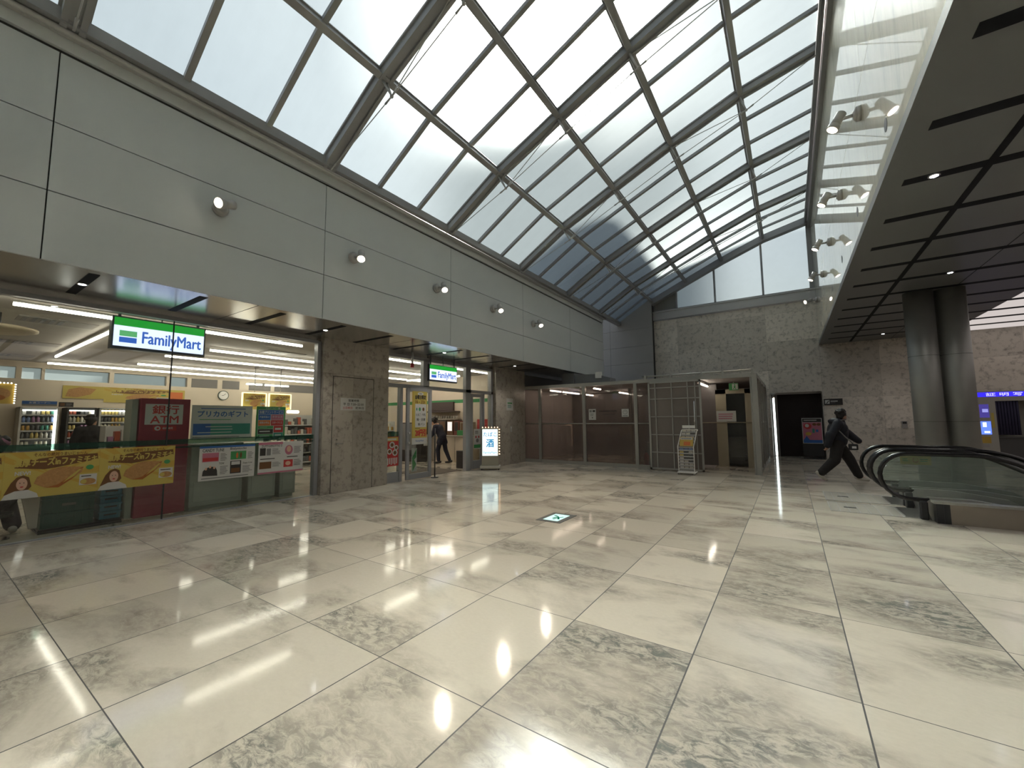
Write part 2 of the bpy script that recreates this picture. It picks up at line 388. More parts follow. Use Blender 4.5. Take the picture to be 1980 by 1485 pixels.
# soffit over the shop front, with slots across it
sf = MB(); sf.box(-8.35, FX - 0.04, YB, 16.8, ZS, ZS + 0.08)
sf.box(-8.35, -8.2, YB, 16.8, 3.2, ZS)
sf.build('ceiling_shopfront', M_SOFFIT, kind='structure')
ss = MB()
for k in range(-6, 11):
    y = 1.15 + k * 1.10
    ss.box(-8.0, -6.75, y - 0.05, y + 0.05, ZS - 0.004, ZS + 0.02)
for y in (-0.3, 2.9, 6.1, 9.3, 12.5): ss.box(-8.3, -6.6, y - .003, y + .003, ZS - .002, ZS + .01)
ss.build('trim_2', M_SLOT, kind='structure')

# stone piers
pr = MB()
pr.box(PXL - 0.35, PXL, 4.87, 6.55, 0, ZS)
pr.build('wall_pier', M_PIER, kind='structure')
pr = MB(); pr.box(PXL - 0.35, PXL, 10.95, 12.75, 0, ZS); pr.build('wall_pier', M_PIER, kind='structure')
db = MB(); db.box(-8.6, -8.3, 12.75, 18.6, 0, ZS + .1); db.box(-8.32, -8.3, 12.76, 12.80, 2.6, ZS, 1)
db.build('wall_recess', [M_DGREY, M_JOINT], kind='structure')

# far grey wall and stone wall
gw = MB()
for i, (z0, z1) in enumerate(((0, 1.65), (1.65, 2.45), (2.45, 3.25), (3.25, 4.04), (4.04, 4.83), (4.83, 5.63), (5.63, 8.6))):
    for (a, b) in ((-8.6, -6.9), (-6.9, -4.93)):
        gw.box(a + .004, b - .004 if b < -5 else b, 18.60, 18.66, z0 + .004, z1 - .004)
gw.box(-8.7, -4.95, 18.65, 19.4, 0, 8.6, 1)
gw.build('wall_far_left', [M_DGREY, M_JOINT], kind='structure')
fw_ = MB()
fw_.box(-4.95, -0.61, 19.0, 19.3, 0, 5.95); fw_.box(-0.61, 1.02, 19.0, 19.3, 2.48, 5.95); fw_.box(1.02, XE, 19.0, 19.3, 0, 5.95)
fw_.build('wall_far', M_STONE, kind='structure')
sb = MB(); sb.box(-4.95, XR, 18.9, 19.3, 5.99, 6.32); sb.box(-4.95, XR, 18.86, 19.3, 6.32, 6.38)
sb.build('trim_3', M_STEELL, kind='structure')
# corridor behind the far opening
co = MB(); co.box(-0.75, -0.61, 19.3, 23, 0, 2.6); co.box(1.02, 1.16, 19.3, 23, 0, 2.6); co.box(-0.75, 1.16, 19.3, 23, 2.48, 2.6)
co.build('wall_corridor', M_DGREY, kind='structure')
lv = MB(); lv.box(-0.42, 1.02, 19.75, 19.80, 0, 2.44)
for k in range(44): lv.box(-0.42 + k * 0.0327, -0.405 + k * 0.0327, 19.735, 19.76, 0.02, 2.42)
lv.build('door_2', mat('dark_red_brown_timber_slats', (0.022, 0.010, 0.010), 0.5), kind='structure')

# polished wall above the right soffit
rw = MB()
for (a, b) in ((YB, 0.9), (0.9, 6.9), (6.9, 12.9), (12.9, 19.0)):
    for (c, d) in ((ZR, 6.03), (6.04, 9.7)): rw.box(XR, XR + 0.04, a + .003, b - .003, c, d)
rw.box(XR + 0.03, XR + 0.2, YB, 19.0, ZR + .05, 9.7, 1)
rw.build('wall_right', [M_SLAB, M_JOINT], kind='structure')
hl = MB()
for y in (-3.4, -1.1, 1.2, 3.48, 5.77, 8.05, 10.34, 12.6, 14.9, 17.2): hl.cyl((XR - 0.003, y, 4.67), (XR + 0.03, y, 4.67), 0.075, 20)
hl.build('trim_4', M_BLACK, kind='structure')

# right soffit with slots
rs = MB(); rs.box(XR - .002, 4.4, YB, 19.0, ZR - .004, ZR + 0.1); rs.box(4.4, XE, YB, 19.0, ZR + 0.14, ZR + 0.24)
rs.build('ceiling_right', M_SOFFITR, kind='structure')
lc = MB()
for k in range(-9, 13):
    y0 = 4.06 + k * 1.14 + 0.08; lc.box(4.4, XE, y0, y0 + 0.98, ZR + 0.005, ZR + 0.10)
lc.build('ceiling_luminous', emat('lit_ceiling_panel', (1.0, 0.90, 0.86), 0.36), kind='structure')
sl2 = MB()
for k in range(-10, 13):
    y = 4.06 + k * 1.14; sl2.box(1.24, XE, y - 0.075, y + 0.075, ZR - 0.008, ZR + 0.02)
sl2.box(1.90, 1.97, YB, 18.8, ZR - 0.009, ZR + 0.02); sl2.box(3.02, 3.03, YB, 18.8, ZR - 0.007, ZR + 0.02)
sl2.build('trim_5', M_SLOT, kind='structure')
bk = MB(); bk.box(-8.7, XE, YB - 0.2, YB, 0, 9.8); bk.build('wall_back', mat('dark_back_wall', (0.17, 0.155, 0.13), 0.5), kind='structure')
bk = MB(); bk.box(XE, XE + 0.2, YB, 24, -3, 4.5); bk.build('wall_far_right', mat('dark_side_wall', (0.15, 0.135, 0.11), 0.5), kind='structure')

# ------------------------------------------------------------------ glazed roof
RN = [(-6.45, 5.93), (-4.95, 6.84), (-3.48, 7.50), (-2.03, 8.13), (-0.53, 8.70), (0.92, 9.04)]
MAJ = [-8.45, -5.38, -2.31, 0.76, 3.85, 6.90, 9.98, 13.08, 16.12, 18.85]
def rz(x):
    for (a, b) in zip(RN, RN[1:]):
        if x <= b[0] or b is RN[-1]: return a[1] + (b[1] - a[1]) * (x - a[0]) / (b[0] - a[0])
roof = empty('ceiling_skylight', (0, 0, 0)); roof['kind'] = 'structure'; roof['label'] = 'sloping glazed roof of frosted panes on grey steel rafters with tie rods'
for i, y in enumerate(MAJ):
    r = MB()
    for (a, b) in zip(RN, RN[1:]):
        A = Vector((a[0], 0, a[1])); B = Vector((b[0], 0, b[1]))
        if y > 18:
            r.beam((A.x, y + .02, A.z - .02), (B.x, y + .02, B.z - .02), 0.30, 0.24)
        else:
            for dy in (-0.075, 0.075): r.beam((A.x, y + dy, A.z), (B.x, y + dy, B.z), 0.055, 0.13)
            r.beam((A.x, y, A.z), (B.x, y, B.z), 0.26, 0.03, off=0.075); r.beam((A.x, y, A.z), (B.x, y, B.z), 0.20, 0.02, off=-.02)
    r.build('rafter', M_STEEL, roof)
for i, (x, z) in enumerate(RN):
    p = MB()
    if i == len(RN) - 1:
        p.box(x - 0.06, x + 0.02, YB, 19, z - 0.10, z + 0.1); p.box(x + 0.04, XR, YB, 19, z - 0.24, z + 0.3); p.tube([(x - .05, YB, z - .12), (x - .05, 19, z - .12)], 0.03)
    elif i == 0:
        p.box(x - 0.1, x + 0.10, YB, 18.8, z - 0.03, z + 0.12)
    else:
        sl_ = math.atan2(RN[i + 1][1] - RN[i - 1][1], RN[i + 1][0] - RN[i - 1][0])
        up = (-math.sin(sl_), 0, math.cos(sl_))
        p.beam((x, YB, z), (x, 19, z), 0.10, 0.12, up=up); p.beam((x, YB, z), (x, 19, z), 0.15, 0.03, up=up, off=0.07)
    p.build('purlin', M_STEEL, roof)
for (ya, yb) in zip(MAJ, MAJ[1:]):
    ts = (1 / 3, 2 / 3)
    for t in ts:
        y = ya + (yb - ya) * t; g = MB()
        for (a, b) in zip(RN, RN[1:]): g.beam((a[0], y, a[1]), (b[0], y, b[1]), 0.075, 0.07, off=0.05)
        g.build('glazing_bar', M_STEEL, roof)
# panes: one slab per bay of three, outer faces clear, inner face frosted
YS = [YB] + [y for k in range(len(MAJ) - 1) for y in (MAJ[k], MAJ[k] + (MAJ[k + 1] - MAJ[k]) / 3, MAJ[k] + 2 * (MAJ[k + 1] - MAJ[k]) / 3)] + [MAJ[-1], 19.0]
for (a, b) in zip(RN, RN[1:]):
    g = MB(); nrm = Vector((-(b[1] - a[1]), 0, b[0] - a[0])).normalized()
    for (y0, y1) in zip(YS, YS[1:]):
        q = [Vector((a[0], y0, a[1])), Vector((b[0], y0, b[1])), Vector((b[0], y1, b[1])), Vector((a[0], y1, a[1]))]
        lo = [p + nrm * 0.095 for p in q]; hi = [p + nrm * 0.115 for p in q]
        g.add(lo, [(0, 1, 2, 3)], 0); g.add(hi, [(3, 2, 1, 0)], 1)
    g.build('glass_pane', [M_FROST, M_CLEAR], roof, recalc=False)
# struts and tie rods under each main rafter
st_n = Vector((0.40, 0, -0.92)).normalized()
for y in MAJ[2:-1]:
    bot = {}
    for i in (1, 2, 3, 4):
        a = Vector((RN[i][0], y, RN[i][1] - 0.06)); sl_ = math.atan2(RN[i + 1][1] - RN[i - 1][1], RN[i + 1][0] - RN[i - 1][0])
        b = a + Vector((math.sin(sl_), 0, -math.cos(sl_))) * 0.36; bot[i] = b
        s_ = MB(); s_.cone(a + Vector((0, -.04, 0)), b, 0.022, 0.012, 8); s_.cone(a + Vector((0, .04, 0)), b, 0.022, 0.012, 8); s_.ell(b, .03, .03, .03, 8, 6); s_.build('strut', M_STEELL, roof)
    t = MB(); top = lambda i: Vector((RN[i][0], y, RN[i][1] - 0.08))
    for (p, q) in ((top(0) + Vector((.1, 0, 0)), bot[1]), (bot[1], bot[2]), (bot[2], bot[3]), (bot[3], bot[4]), (bot[4], top(5)), (bot[1], top(2)), (bot[4], top(3))):
        t.cyl(p, q, 0.008, 6, caps=False); d = (q - p).normalized()
        t.cone(q - d * .16, q, 0.018, 0.012, 6); t.cone(p, p + d * .16, 0.012, 0.018, 6)
    t.build('tie_rod', M_STEELL, roof)

# clerestory in the far gable
xs = [-4.93, -3.92, -2.37, -0.62, 0.93]
for i, (a, b) in enumerate(zip(xs, xs[1:])):
    g = MB(); za, zb = rz(a) - 0.05, rz(b) - 0.05
    pts = [(a, 19.05, 6.38), (b, 19.05, 6.38), (b, 19.05, zb)] + [(x, 19.05, z - 0.05) for (x, z) in reversed(RN) if a < x < b] + [(a, 19.05, za)]
    root = empty('window_%d' % (i + 1), ((a + b) / 2, 19.05, 6.38)); root['kind'] = 'structure'
    if i == 0: g.prism(pts, (0, 0.05, 0)); g.build('panel', mat('pale_grey_panel', (0.22, 0.225, 0.215), 0.5), root)
    else:
        g.add(pts, [tuple(range(len(pts)))], 0); g.add([(x, y + .02, z) for x, y, z in pts], [tuple(range(len(pts)))], 1); g.build('pane', [M_FROST2 if 0 else M_FROST, M_CLEAR], root, recalc=False)
    f = MB(); f.box(b - 0.035, b + (0.035 if i < 3 else .11), 18.97, 19.1, 6.36, zb + (0 if i < 3 else .1))
    if i == 0: f.box(a, a + .05, 18.97, 19.1, 6.36, za)
    f.box(a, b, 18.97, 19.1, 6.36, 6.43); f.build('window_frame', M_STEEL, root)
# tall wall outside standing behind the fascia (keeps daylight out of the eaves)
# ------------------------------------------------------------------ wall spotlights
def spotlight(loc, side, aim, label, group, watts, on=True):
    """side = +1: the wall faces +X, -1: the wall faces -X; aim = direction the lamp shines"""
    t = thing('wall_spotlight', loc, label, 'spotlight', group); x, y, z = loc
    b = MB(); b.cyl((x, y, z), (x + side * 0.05, y, z), 0.10, 24); b.cone((x + side * 0.05, y, z), (x + side * 0.085, y, z), 0.10, 0.055, 24); b.build('wall_plate', M_SPOT, t)
    pv = Vector((x + side * 0.25, y, z)); d = Vector(aim).normalized()
    a = MB(); a.cyl((x + side * 0.07, y, z), pv, 0.022, 12); a.ell(pv, .035, .035, .035, 12, 8); a.build('arm', M_SPOT, t)
    p0 = pv - d * 0.10; p1 = pv + d * 0.07; off = Vector((0, 0, 0.0))
    h = MB(); h.cyl(p0, p1, 0.062, 24); h.cone(p1, p1 + d * 0.02, 0.062, 0.075, 24, caps=False); h.cyl(p1 + d * 0.02, p1 + d * 0.075, 0.075, 24)
    hs = h.build('lamp_housing', M_SPOT, t)
    l = MB(); l.cyl(p1 + d * 0.075, p1 + d * 0.079, 0.064, 24); l.build('lens', E_LAMP, hs)
    ld = bpy.data.lights.new('spot', 'SPOT'); ld.energy = watts; ld.color = (1.0, 0.88, 0.70); ld.spot_size = math.radians(78); ld.spot_blend = 1.0; ld.shadow_soft_size = 0.06
    lo = bpy.data.objects.new('spot_beam', ld); COL.objects.link(lo); lo.parent = t
    lo.location = (p1 + d * 0.09) - Vector(loc); lo.rotation_euler = (-d).to_track_quat('Z', 'Y').to_euler()
    return t
M_SPOT = mat('pale_grey_lamp_metal', (0.42, 0.41, 0.40), 0.4, 0.2)
SPOT_W = 60
ordn = ['first', 'second', 'third', 'fourth', 'fifth']
for i, y in enumerate([2.31, 4.46, 6.62, 8.77, 10.90]):
    aim = (0.35, -0.85, -0.35) if i == 0 else (0.55, -0.40, -0.80)
    lab = ['pale grey round wall spotlight pointing at the viewer, nearest on the left fascia', 'second spotlight along the grey left fascia, its beam angled down',
           'middle spotlight of the five on the grey left fascia', 'fourth spotlight along the left fascia, past the second shop sign', 'farthest spotlight on the left fascia, above the smoking booth'][i]
    spotlight((FX, y, 4.52), 1, aim, lab, 'spotlights on the left fascia', 45 + 35 * i)
for i, y in enumerate([7.1, 9.6, 12.1, 14.75, 17.9]):
    aim = (-0.5, -0.1, -0.9) if i < 4 else (-0.8, -0.5, -0.35)
    lab = ['largest and nearest spotlight on the polished wall at the right', 'second spotlight along the polished right wall beneath the roof edge', 'middle spotlight on the polished right wall beside the gable window',
           'fourth spotlight on the polished right wall, beside the gable window foot', 'farthest spotlight on the polished right wall, swung towards the gable window'][i]
    spotlight((XR, y, 5.68), -1, aim, lab, 'spotlights on the polished right wall', 48)
for y in (0.16, -2.0, -4.2, -6.3): spotlight((FX, y, 4.52), 1, (0.6, -0.2, -0.8), 'pale grey spotlight on the left fascia behind the viewer', 'spotlights behind the viewer', 20)
for y in (4.6, 2.1, -0.4, -2.9, -5.4): spotlight((XR, y, 5.68), -1, (-0.5, -0.1, -0.9), 'pale grey spotlight on the polished wall behind the viewer', 'spotlights behind the viewer', SPOT_W)
# recessed downlights in the soffits
def downlight(x, y, z, label, group, e=30):
    t = thing('recessed_downlight', (x, y, z), label, 'downlight', group)
    r = MB(); r.lathe((x, y, z - 0.006), [(0.035, 0.004), (0.05, 0.0), (0.055, 0.006)], 20); r.build('ring', M_CHROME, t)
    l = MB(); l.cyl((x, y, z - 0.004), (x, y, z - 0.001), 0.036, 16); l.build('lens', E_DOWN, t)
    ld = bpy.data.lights.new('down', 'SPOT'); ld.energy = e; ld.color = (1, 0.95, 0.88); ld.spot_size = math.radians(100); ld.spot_blend = 0.8; ld.shadow_soft_size = 0.04
    lo = bpy.data.objects.new('down_beam', ld); COL.objects.link(lo); lo.parent = t; lo.location = (0, 0, -0.02)
for (y, l) in ((0.05 + 1.0 - 1.0, ''), ): pass
for (y, lab) in ((1.15, 'small bright downlight in the shopfront soffit, left of the big shop sign'), (4.45, 'small downlight in the shopfront soffit beside the stone pier'),
                 (7.75, 'small downlight in the soffit above the shop entrance'), (11.05, 'small downlight in the soffit at the second stone pier')):
    downlight(-7.35, y, ZS - 0.004, lab, 'downlights in the shopfront soffit')
downlight(2.66, 10.9, ZR - 0.009, 'bright downlight in the dark right soffit beside the twin columns', 'downlights in the right soffit', 14)
downlight(2.66, 17.74, ZR - 0.009, 'small downlight at the far end of the dark right soffit', 'downlights in the right soffit', 14)
downlight(1.50, 6.34, ZR - 0.009, 'small downlight in the soffit slot near the polished wall', 'downlights in the right soffit', 3)
# ------------------------------------------------------------------ shop interior shell
GX = -8.20; BX = -17.2; SY0, SY1 = -4.0, 12.2
M_CREAM = mat('cream_shop_wall', (0.62, 0.54, 0.43), 0.6, 0, 0.03)
M_SCEIL = mat('pale_shop_ceiling', (0.40, 0.37, 0.33), 0.7, 0, 0.03)
M_GREEN = mat('shop_green', (0.03, 0.23, 0.07), 0.5)
M_BLUE = mat('shop_blue', (0.02, 0.10, 0.33), 0.5)
M_GLASS = glassmat('shop_glass', (0.93, 0.96, 0.95), 1.0, 0.0)
M_PWHITE = mat('print_white', (0.50, 0.50, 0.48), 0.5, 0, 0.02)
M_PBLACK = mat('print_black', (0.025, 0.022, 0.02), 0.5)
M_PRED = mat('print_red', (0.42, 0.03, 0.03), 0.5)
M_PYEL = mat('print_yellow', (0.46, 0.36, 0.08), 0.5)
M_PYEL2 = mat('print_deep_yellow', (0.45, 0.30, 0.05), 0.5)
M_PBRN = mat('print_brown', (0.13, 0.055, 0.015), 0.5)
M_PCHK = mat('print_fried_brown', (0.38, 0.20, 0.07), 0.6, 0, 0.35, 30)
M_PCHD = mat('print_fried_crust', (0.30, 0.10, 0.02), 0.6, 0, 0.3, 30)
M_PSKIN = mat('print_skin', (0.55, 0.34, 0.24), 0.5)
M_PPINK = mat('print_pink', (0.42, 0.14, 0.20), 0.5)
M_PGRY = mat('print_grey', (0.16, 0.16, 0.16), 0.5)
M_PORG = mat('print_orange', (0.55, 0.14, 0.03), 0.5)
M_PTEAL = mat('print_teal', (0.03, 0.22, 0.17), 0.5)
M_PGRN = mat('print_green', (0.05, 0.26, 0.08), 0.5)
PM = [M_PWHITE, M_PBLACK, M_PRED, M_PYEL, M_PYEL2, M_PBRN, M_PCHK, M_PCHD, M_PSKIN, M_PPINK, M_PGRY, M_PORG, M_PTEAL, M_PGRN, M_BLUE]
W_, K_, R_, Y_, Y2, BR, CH, CD, SK, PK, GR, OR, TE, GN, BL = range(15)
bk = MB()
wins = [(1.30, 1.60), (1.70, 2.06), (2.12, 3.44), (3.54, 4.83), (4.93, 5.40)]
dark = [(5.52, 6.30), (6.46, 7.02), (7.35, 8.15), (8.3, 11.2)]
bk.box(BX - 0.2, BX, SY0, SY1, 0, 2.74); bk.box(BX - 0.2, BX, SY0, SY1, 3.06, 3.3)
prev = SY0
for a, b in wins: bk.box(BX - 0.2, BX, prev, a, 2.74, 3.06); prev = b
bk.box(BX - 0.2, BX, prev, SY1, 2.74, 3.06)
for a, b in dark: bk.box(BX, BX + 0.012, a, b, 2.74, 3.05, 1)
bk.box(BX - 0.2, GX - .35, SY1, SY1 + 0.15, 0, 3.3); bk.box(BX - 0.2, GX - .35, SY0 - 0.15, SY0, 0, 3.3)
bk.build('wall_shop', [M_CREAM, mat('grey_infill_panel', (0.16, 0.15, 0.14), 0.6)], kind='structure')
for i, (a, b) in enumerate(wins):
    g = MB(); g.add([(BX - .15, a, 2.74), (BX - .15, b, 2.74), (BX - .15, b, 3.06), (BX - .15, a, 3.06)], [(0, 1, 2, 3)]); g.build('window_%d' % (i + 5), M_FROST, kind='structure', recalc=False)
gb = MB(); gb.box(BX, GX - .5, SY1 - 0.008, SY1, 2.20, 2.33); gb.build('trim_6', M_GREEN, kind='structure')
c_ = MB(); c_.box(BX - 0.2, -8.36, SY0 - .1, SY1 + 0.1, 3.22, 3.3)
for (x, y) in ((-10.17, 1.45), (-13.2, 1.45), (-15.9, 1.4), (-10.4, 5.3), (-13.6, 6.6), (-11.8, 9.4)):
    c_.box(x - .25, x + .25, y - .55, y + .35, 3.205, 3.221, 1)
    for q in range(5): c_.box(x - .2, x + .2, y - .5 + q * .1, y - .45 + q * .1, 3.20, 3.206, 2)
c_.build('ceiling_shop', [M_SCEIL, mat('vent_grey', (0.26, 0.24, 0.22), 0.6), M_BLACK], kind='structure')

# shop front glazing
g1 = MB(); M_FILM = glassmat('teal_glass_film', (0.50, 0.66, 0.60), 1.0, 0.0, 0.25, (0.05, 0.16, 0.13))
for (a, b) in ((-6.6, -3.61), (-3.6, -0.61), (-0.6, 2.345), (2.36, 4.80)): g1.box(GX - 0.012, GX, a, b, 0.015, 3.2)
g1.build('window_10', M_GLASS, kind='structure')
gf = MB(); gf.box(GX - .016, GX - 0.013, -6.6, 4.8, 1.16, 1.24); gf.box(GX - .016, GX - 0.013, -6.6, 4.8, 1.10, 1.125); gf.build('trim_7', M_FILM, kind='structure')
gj = MB(); gj.box(GX - 0.014, GX + 0.002, 2.344, 2.361, 0, 3.2); gj.box(GX - 0.014, GX + .002, -0.61, -0.6, 0, 3.2); gj.build('trim_8', M_BLACK, kind='structure')
fr = MB(); fr.box(GX - 0.08, GX + 0.05, 4.78, 4.86, 0, 3.2); fr.box(GX - .05, GX + .03, -6.6, 4.8, 0, 0.014); fr.box(GX - .05, GX + .05, -6.6, 4.8, 3.15, 3.21); fr.build('trim_9', M_STEEL, kind='structure')

# tube lamps under the shop ceiling
def tube(a, b, label, group='tube lamps under the shop ceiling', r=0.022):
    t = thing('tube_lamp', ((a[0] + b[0]) / 2, (a[1] + b[1]) / 2, a[2]), label, 'tube lamp', group)
    m = MB(); m.cyl(a, b, r, 10); m.build('tube', E_TUBE, t)
    d = (Vector(b) - Vector(a)).normalized(); s = MB(); s.beam(Vector(a) + Vector((0, 0, r + .02)), Vector(b) + Vector((0, 0, r + .02)), 0.05, 0.03); s.build('batten', M_WHITE, t)
for (x, a, b, l) in ((-8.63, .72, 4.7, 'tube lamp running just inside the shop glass past the big sign'), (-8.63, 6.6, 11.8, 'tube lamp just inside the shop entrance, nearest the doors'),
                     (-10.75, 3.76, 11.8, 'long ceiling tube lamp in the shop, second row from the glass'), (-12.5, 3.45, 11.8, 'long ceiling tube lamp in the shop, third row from the glass'),
                     (-14.8, 3.5, 11.8, 'long ceiling tube lamp in the shop, fourth row from the glass'), (-16.4, 2.05, 11.8, 'long ceiling tube lamp nearest the back wall windows of the shop')):
    tube((x, a, 3.13), (x, b, 3.13), l)
tube((-9.7, 1.95, 3.12), (-14.6, 1.95, 3.12), 'tube lamp set crosswise in the shop, left of the rows')
tube((-9.6, 10.9, 3.07), (-12.3, 10.9, 3.07), 'tube lamp set crosswise near the end wall of the shop')
tube((-8.6, -3.5, 3.13), (-8.6, 0.5, 3.13), 'tube lamp just inside the glass at the far left')
pd = thing('ceiling_disc_lamp', (-9.95, 0.62, 3.22), 'large round cream ceiling disc hung inside the shop at far left', 'ceiling lamp')
m = MB(); m.lathe((-9.95, .62, 2.92), [(0.0, 0.0), (0.44, 0.01), (0.5, 0.03), (0.5, 0.06), (0, .07)], 40); m.build('disc', mat('cream_disc', (0.55, 0.47, 0.33), 0.5), pd)
for q in (.52, .72): m = MB(); m.cyl((-9.95, q, 2.98), (-9.95, q, 3.22), 0.012, 8); m.build('hanger', M_BLACK, pd)

# ------------------------------------------------------------------ printed sheets
class Sheet(MB):
    """a flat print: base slab plus coloured layers, all in one mesh; o + u*x + v*y"""
    def __init__(s, o, u, v, w, h, base=W_, th=0.003):
        super().__init__(); s.o, s.u, s.v3 = Vector(o), Vector(u).normalized(), Vector(v).normalized(); s.n = s.u.cross(s.v3); s.w, s.h = w, h
        q = [s.P(0, 0, 0), s.P(w, 0, 0), s.P(w, h, 0), s.P(0, h, 0)]; s.prism([p - s.n * th for p in q], s.n * th, base); s.L = 0
    def P(s, x, y, l): return s.o + s.u * x + s.v3 * y + s.n * (l * 0.0006)
    def rect(s, x0, x1, y0, y1, m, l=1): return s.add([s.P(x0 * s.w, y0 * s.h, l), s.P(x1 * s.w, y0 * s.h, l), s.P(x1 * s.w, y1 * s.h, l), s.P(x0 * s.w, y1 * s.h, l)], [(0, 1, 2, 3)], m)
    def poly(s, pts, m, l=1): return s.add([s.P(x * s.w, y * s.h, l) for x, y in pts], [tuple(range(len(pts)))], m)
    def oval(s, cx, cy, rx, ry, m, l=1, n=20): return s.poly([(cx + rx * math.cos(2 * PI * k / n), cy + ry * math.sin(2 * PI * k / n)) for k in range(n)], m, l)
    def text(s, t, x0, x1, y0, y1, m, l=2, bold=0.02, keep=False): put_text(s, t, s.o + s.n * (l * .0006), s.u, s.v3, x0 * s.w, x1 * s.w, y0 * s.h, y1 * s.h, m, bold, keep=keep); return s
    def lines(s, x0, x1, y0, y1, n, m, l=2):
        for k in range(n):
            yy = y0 + (y1 - y0) * (k + .5) / n; r = random.uniform(.6, 1); s.rect(x0, x0 + (x1 - x0) * r, yy - (y1 - y0) / n * .22, yy + (y1 - y0) / n * .22, m, l)
        return s
    def done(s, name, label=None, cat=None, group=None, parent=None):
        o = s.build(name, PM, parent, recalc=False)
        if label: tag(o, label, cat, group)
        return o
U, V, Z3 = Vector((0, 1, 0)), Vector((0, 0, 1)), None
def chicken_art(s, x0, x1, y0, y1, person=True, l0=1):
    """fried chicken advert drawn into a rectangle of the sheet"""
    X = lambda t: x0 + (x1 - x0) * t
    Yf = lambda t: y0 + (y1 - y0) * t
    s.rect(x0, x1, y0, y1, Y_, l0)
    for k in range(7):
        a = -0.5 + k * 0.5; c = (X(.5), Yf(.45))
        s.poly([c, (X(.5 + .8 * math.cos(a)), Yf(.45 + .8 * math.sin(a))) if 0 <= .5 + .8 * math.cos(a) <= 1 and 0 <= .45 + .8 * math.sin(a) <= 1 else (X(min(1, max(0, .5 + .8 * math.cos(a)))), Yf(min(1, max(0, .45 + .8 * math.sin(a))))),
                (X(min(1, max(0, .5 + .8 * math.cos(a + .2)))), Yf(min(1, max(0, .45 + .8 * math.sin(a + .2)))))], Y2, l0 + 1)
    s.poly([(X(.10), Yf(.66)), (X(.12), Yf(.80)), (X(.55), Yf(.88)), (X(.97), Yf(.90)), (X(.98), Yf(.76)), (X(.5), Yf(.62)), (X(.4), Yf(.60))], BR, l0 + 2)
    s.text('濃厚チーズinファミチキ', X(.09), X(.97), Yf(.68), Yf(.86), Y_, l0 + 3, 0.04)
    s.text('そんなの絶対うまいじゃ〜ん', X(.28), X(.85), Yf(.89), Yf(.97), BR, l0 + 3, 0.02)
    s.poly([(X(.30), Yf(.30)), (X(.33), Yf(.44)), (X(.45), Yf(.58)), (X(.56), Yf(.63)), (X(.70), Yf(.62)), (X(.82), Yf(.60)), (X(.80), Yf(.48)), (X(.70), Yf(.34)), (X(.56), Yf(.17)), (X(.42), Yf(.19))], CH, l0 + 4)
    s.poly([(X(.42), Yf(.19)), (X(.56), Yf(.17)), (X(.70), Yf(.34)), (X(.82), Yf(.60)), (X(.78), Yf(.57)), (X(.66), Yf(.38)), (X(.55), Yf(.24))], CD, l0 + 5)
    s.poly([(X(.60), Yf(.27)), (X(.72), Yf(.40)), (X(.80), Yf(.56)), (X(.77), Yf(.55)), (X(.67), Yf(.40))], Y_, l0 + 6)
    s.text('NEW!', X(.11), X(.26), Yf(.50), Yf(.58), W_, l0 + 5, 0.05)
    s.oval(X(.89), Yf(.58), (x1 - x0) * .045, (y1 - y0) * .055, GN, l0 + 5)
    s.rect(X(.78), X(.98), Yf(.17), Yf(.42), W_, l0 + 5); s.oval(X(.88), Yf(.25), (x1 - x0) * .09, (y1 - y0) * .075, CH, l0 + 6); s.oval(X(.83), Yf(.25), (x1 - x0) * .035, (y1 - y0) * .05, Y_, l0 + 7)
    s.lines(X(.80), X(.97), Yf(.35), Yf(.40), 1, K_, l0 + 6)
    if person:
        s.poly([(X(.02), Yf(.10)), (X(.08), Yf(.35)), (X(.13), Yf(.46)), (X(.19), Yf(.50)), (X(.25), Yf(.45)), (X(.28), Yf(.25)), (X(.24), Yf(.16)), (X(.1), Yf(.12))], BR, l0 + 7)
        s.poly([(X(.0), Yf(.0)), (X(.03), Yf(.10)), (X(.12), Yf(.17)), (X(.25), Yf(.18)), (X(.34), Yf(.09)), (X(.36), Yf(0))], W_, l0 + 8)
        s.oval(X(.185), Yf(.31), (x1 - x0) * .055, (y1 - y0) * .13, SK, l0 + 9)
        s.oval(X(.166), Yf(.335), (x1 - x0) * .007, (y1 - y0) * .01, K_, l0 + 10, 8); s.oval(X(.204), Yf(.335), (x1 - x0) * .007, (y1 - y0) * .01, K_, l0 + 10, 8)
        s.oval(X(.186), Yf(.25), (x1 - x0) * .018, (y1 - y0) * .014, R_, l0 + 10, 10)
AX = GX + 0.004
for k, lab in enumerate(('fried chicken banner on the shop glass, cut by the left edge', 'fried chicken banner on the glass, above the teal crates', 'fried chicken banner on the glass, next to the red cash machine')):
    y = 2.47 - 0.865 * (3 - k); s = Sheet((AX, y, 0.555), U, V, 0.864, 0.59, Y_); chicken_art(s, 0, 1, 0, 1)
    s.done('chicken_banner', lab, 'banner', 'fried chicken banners on the glass')
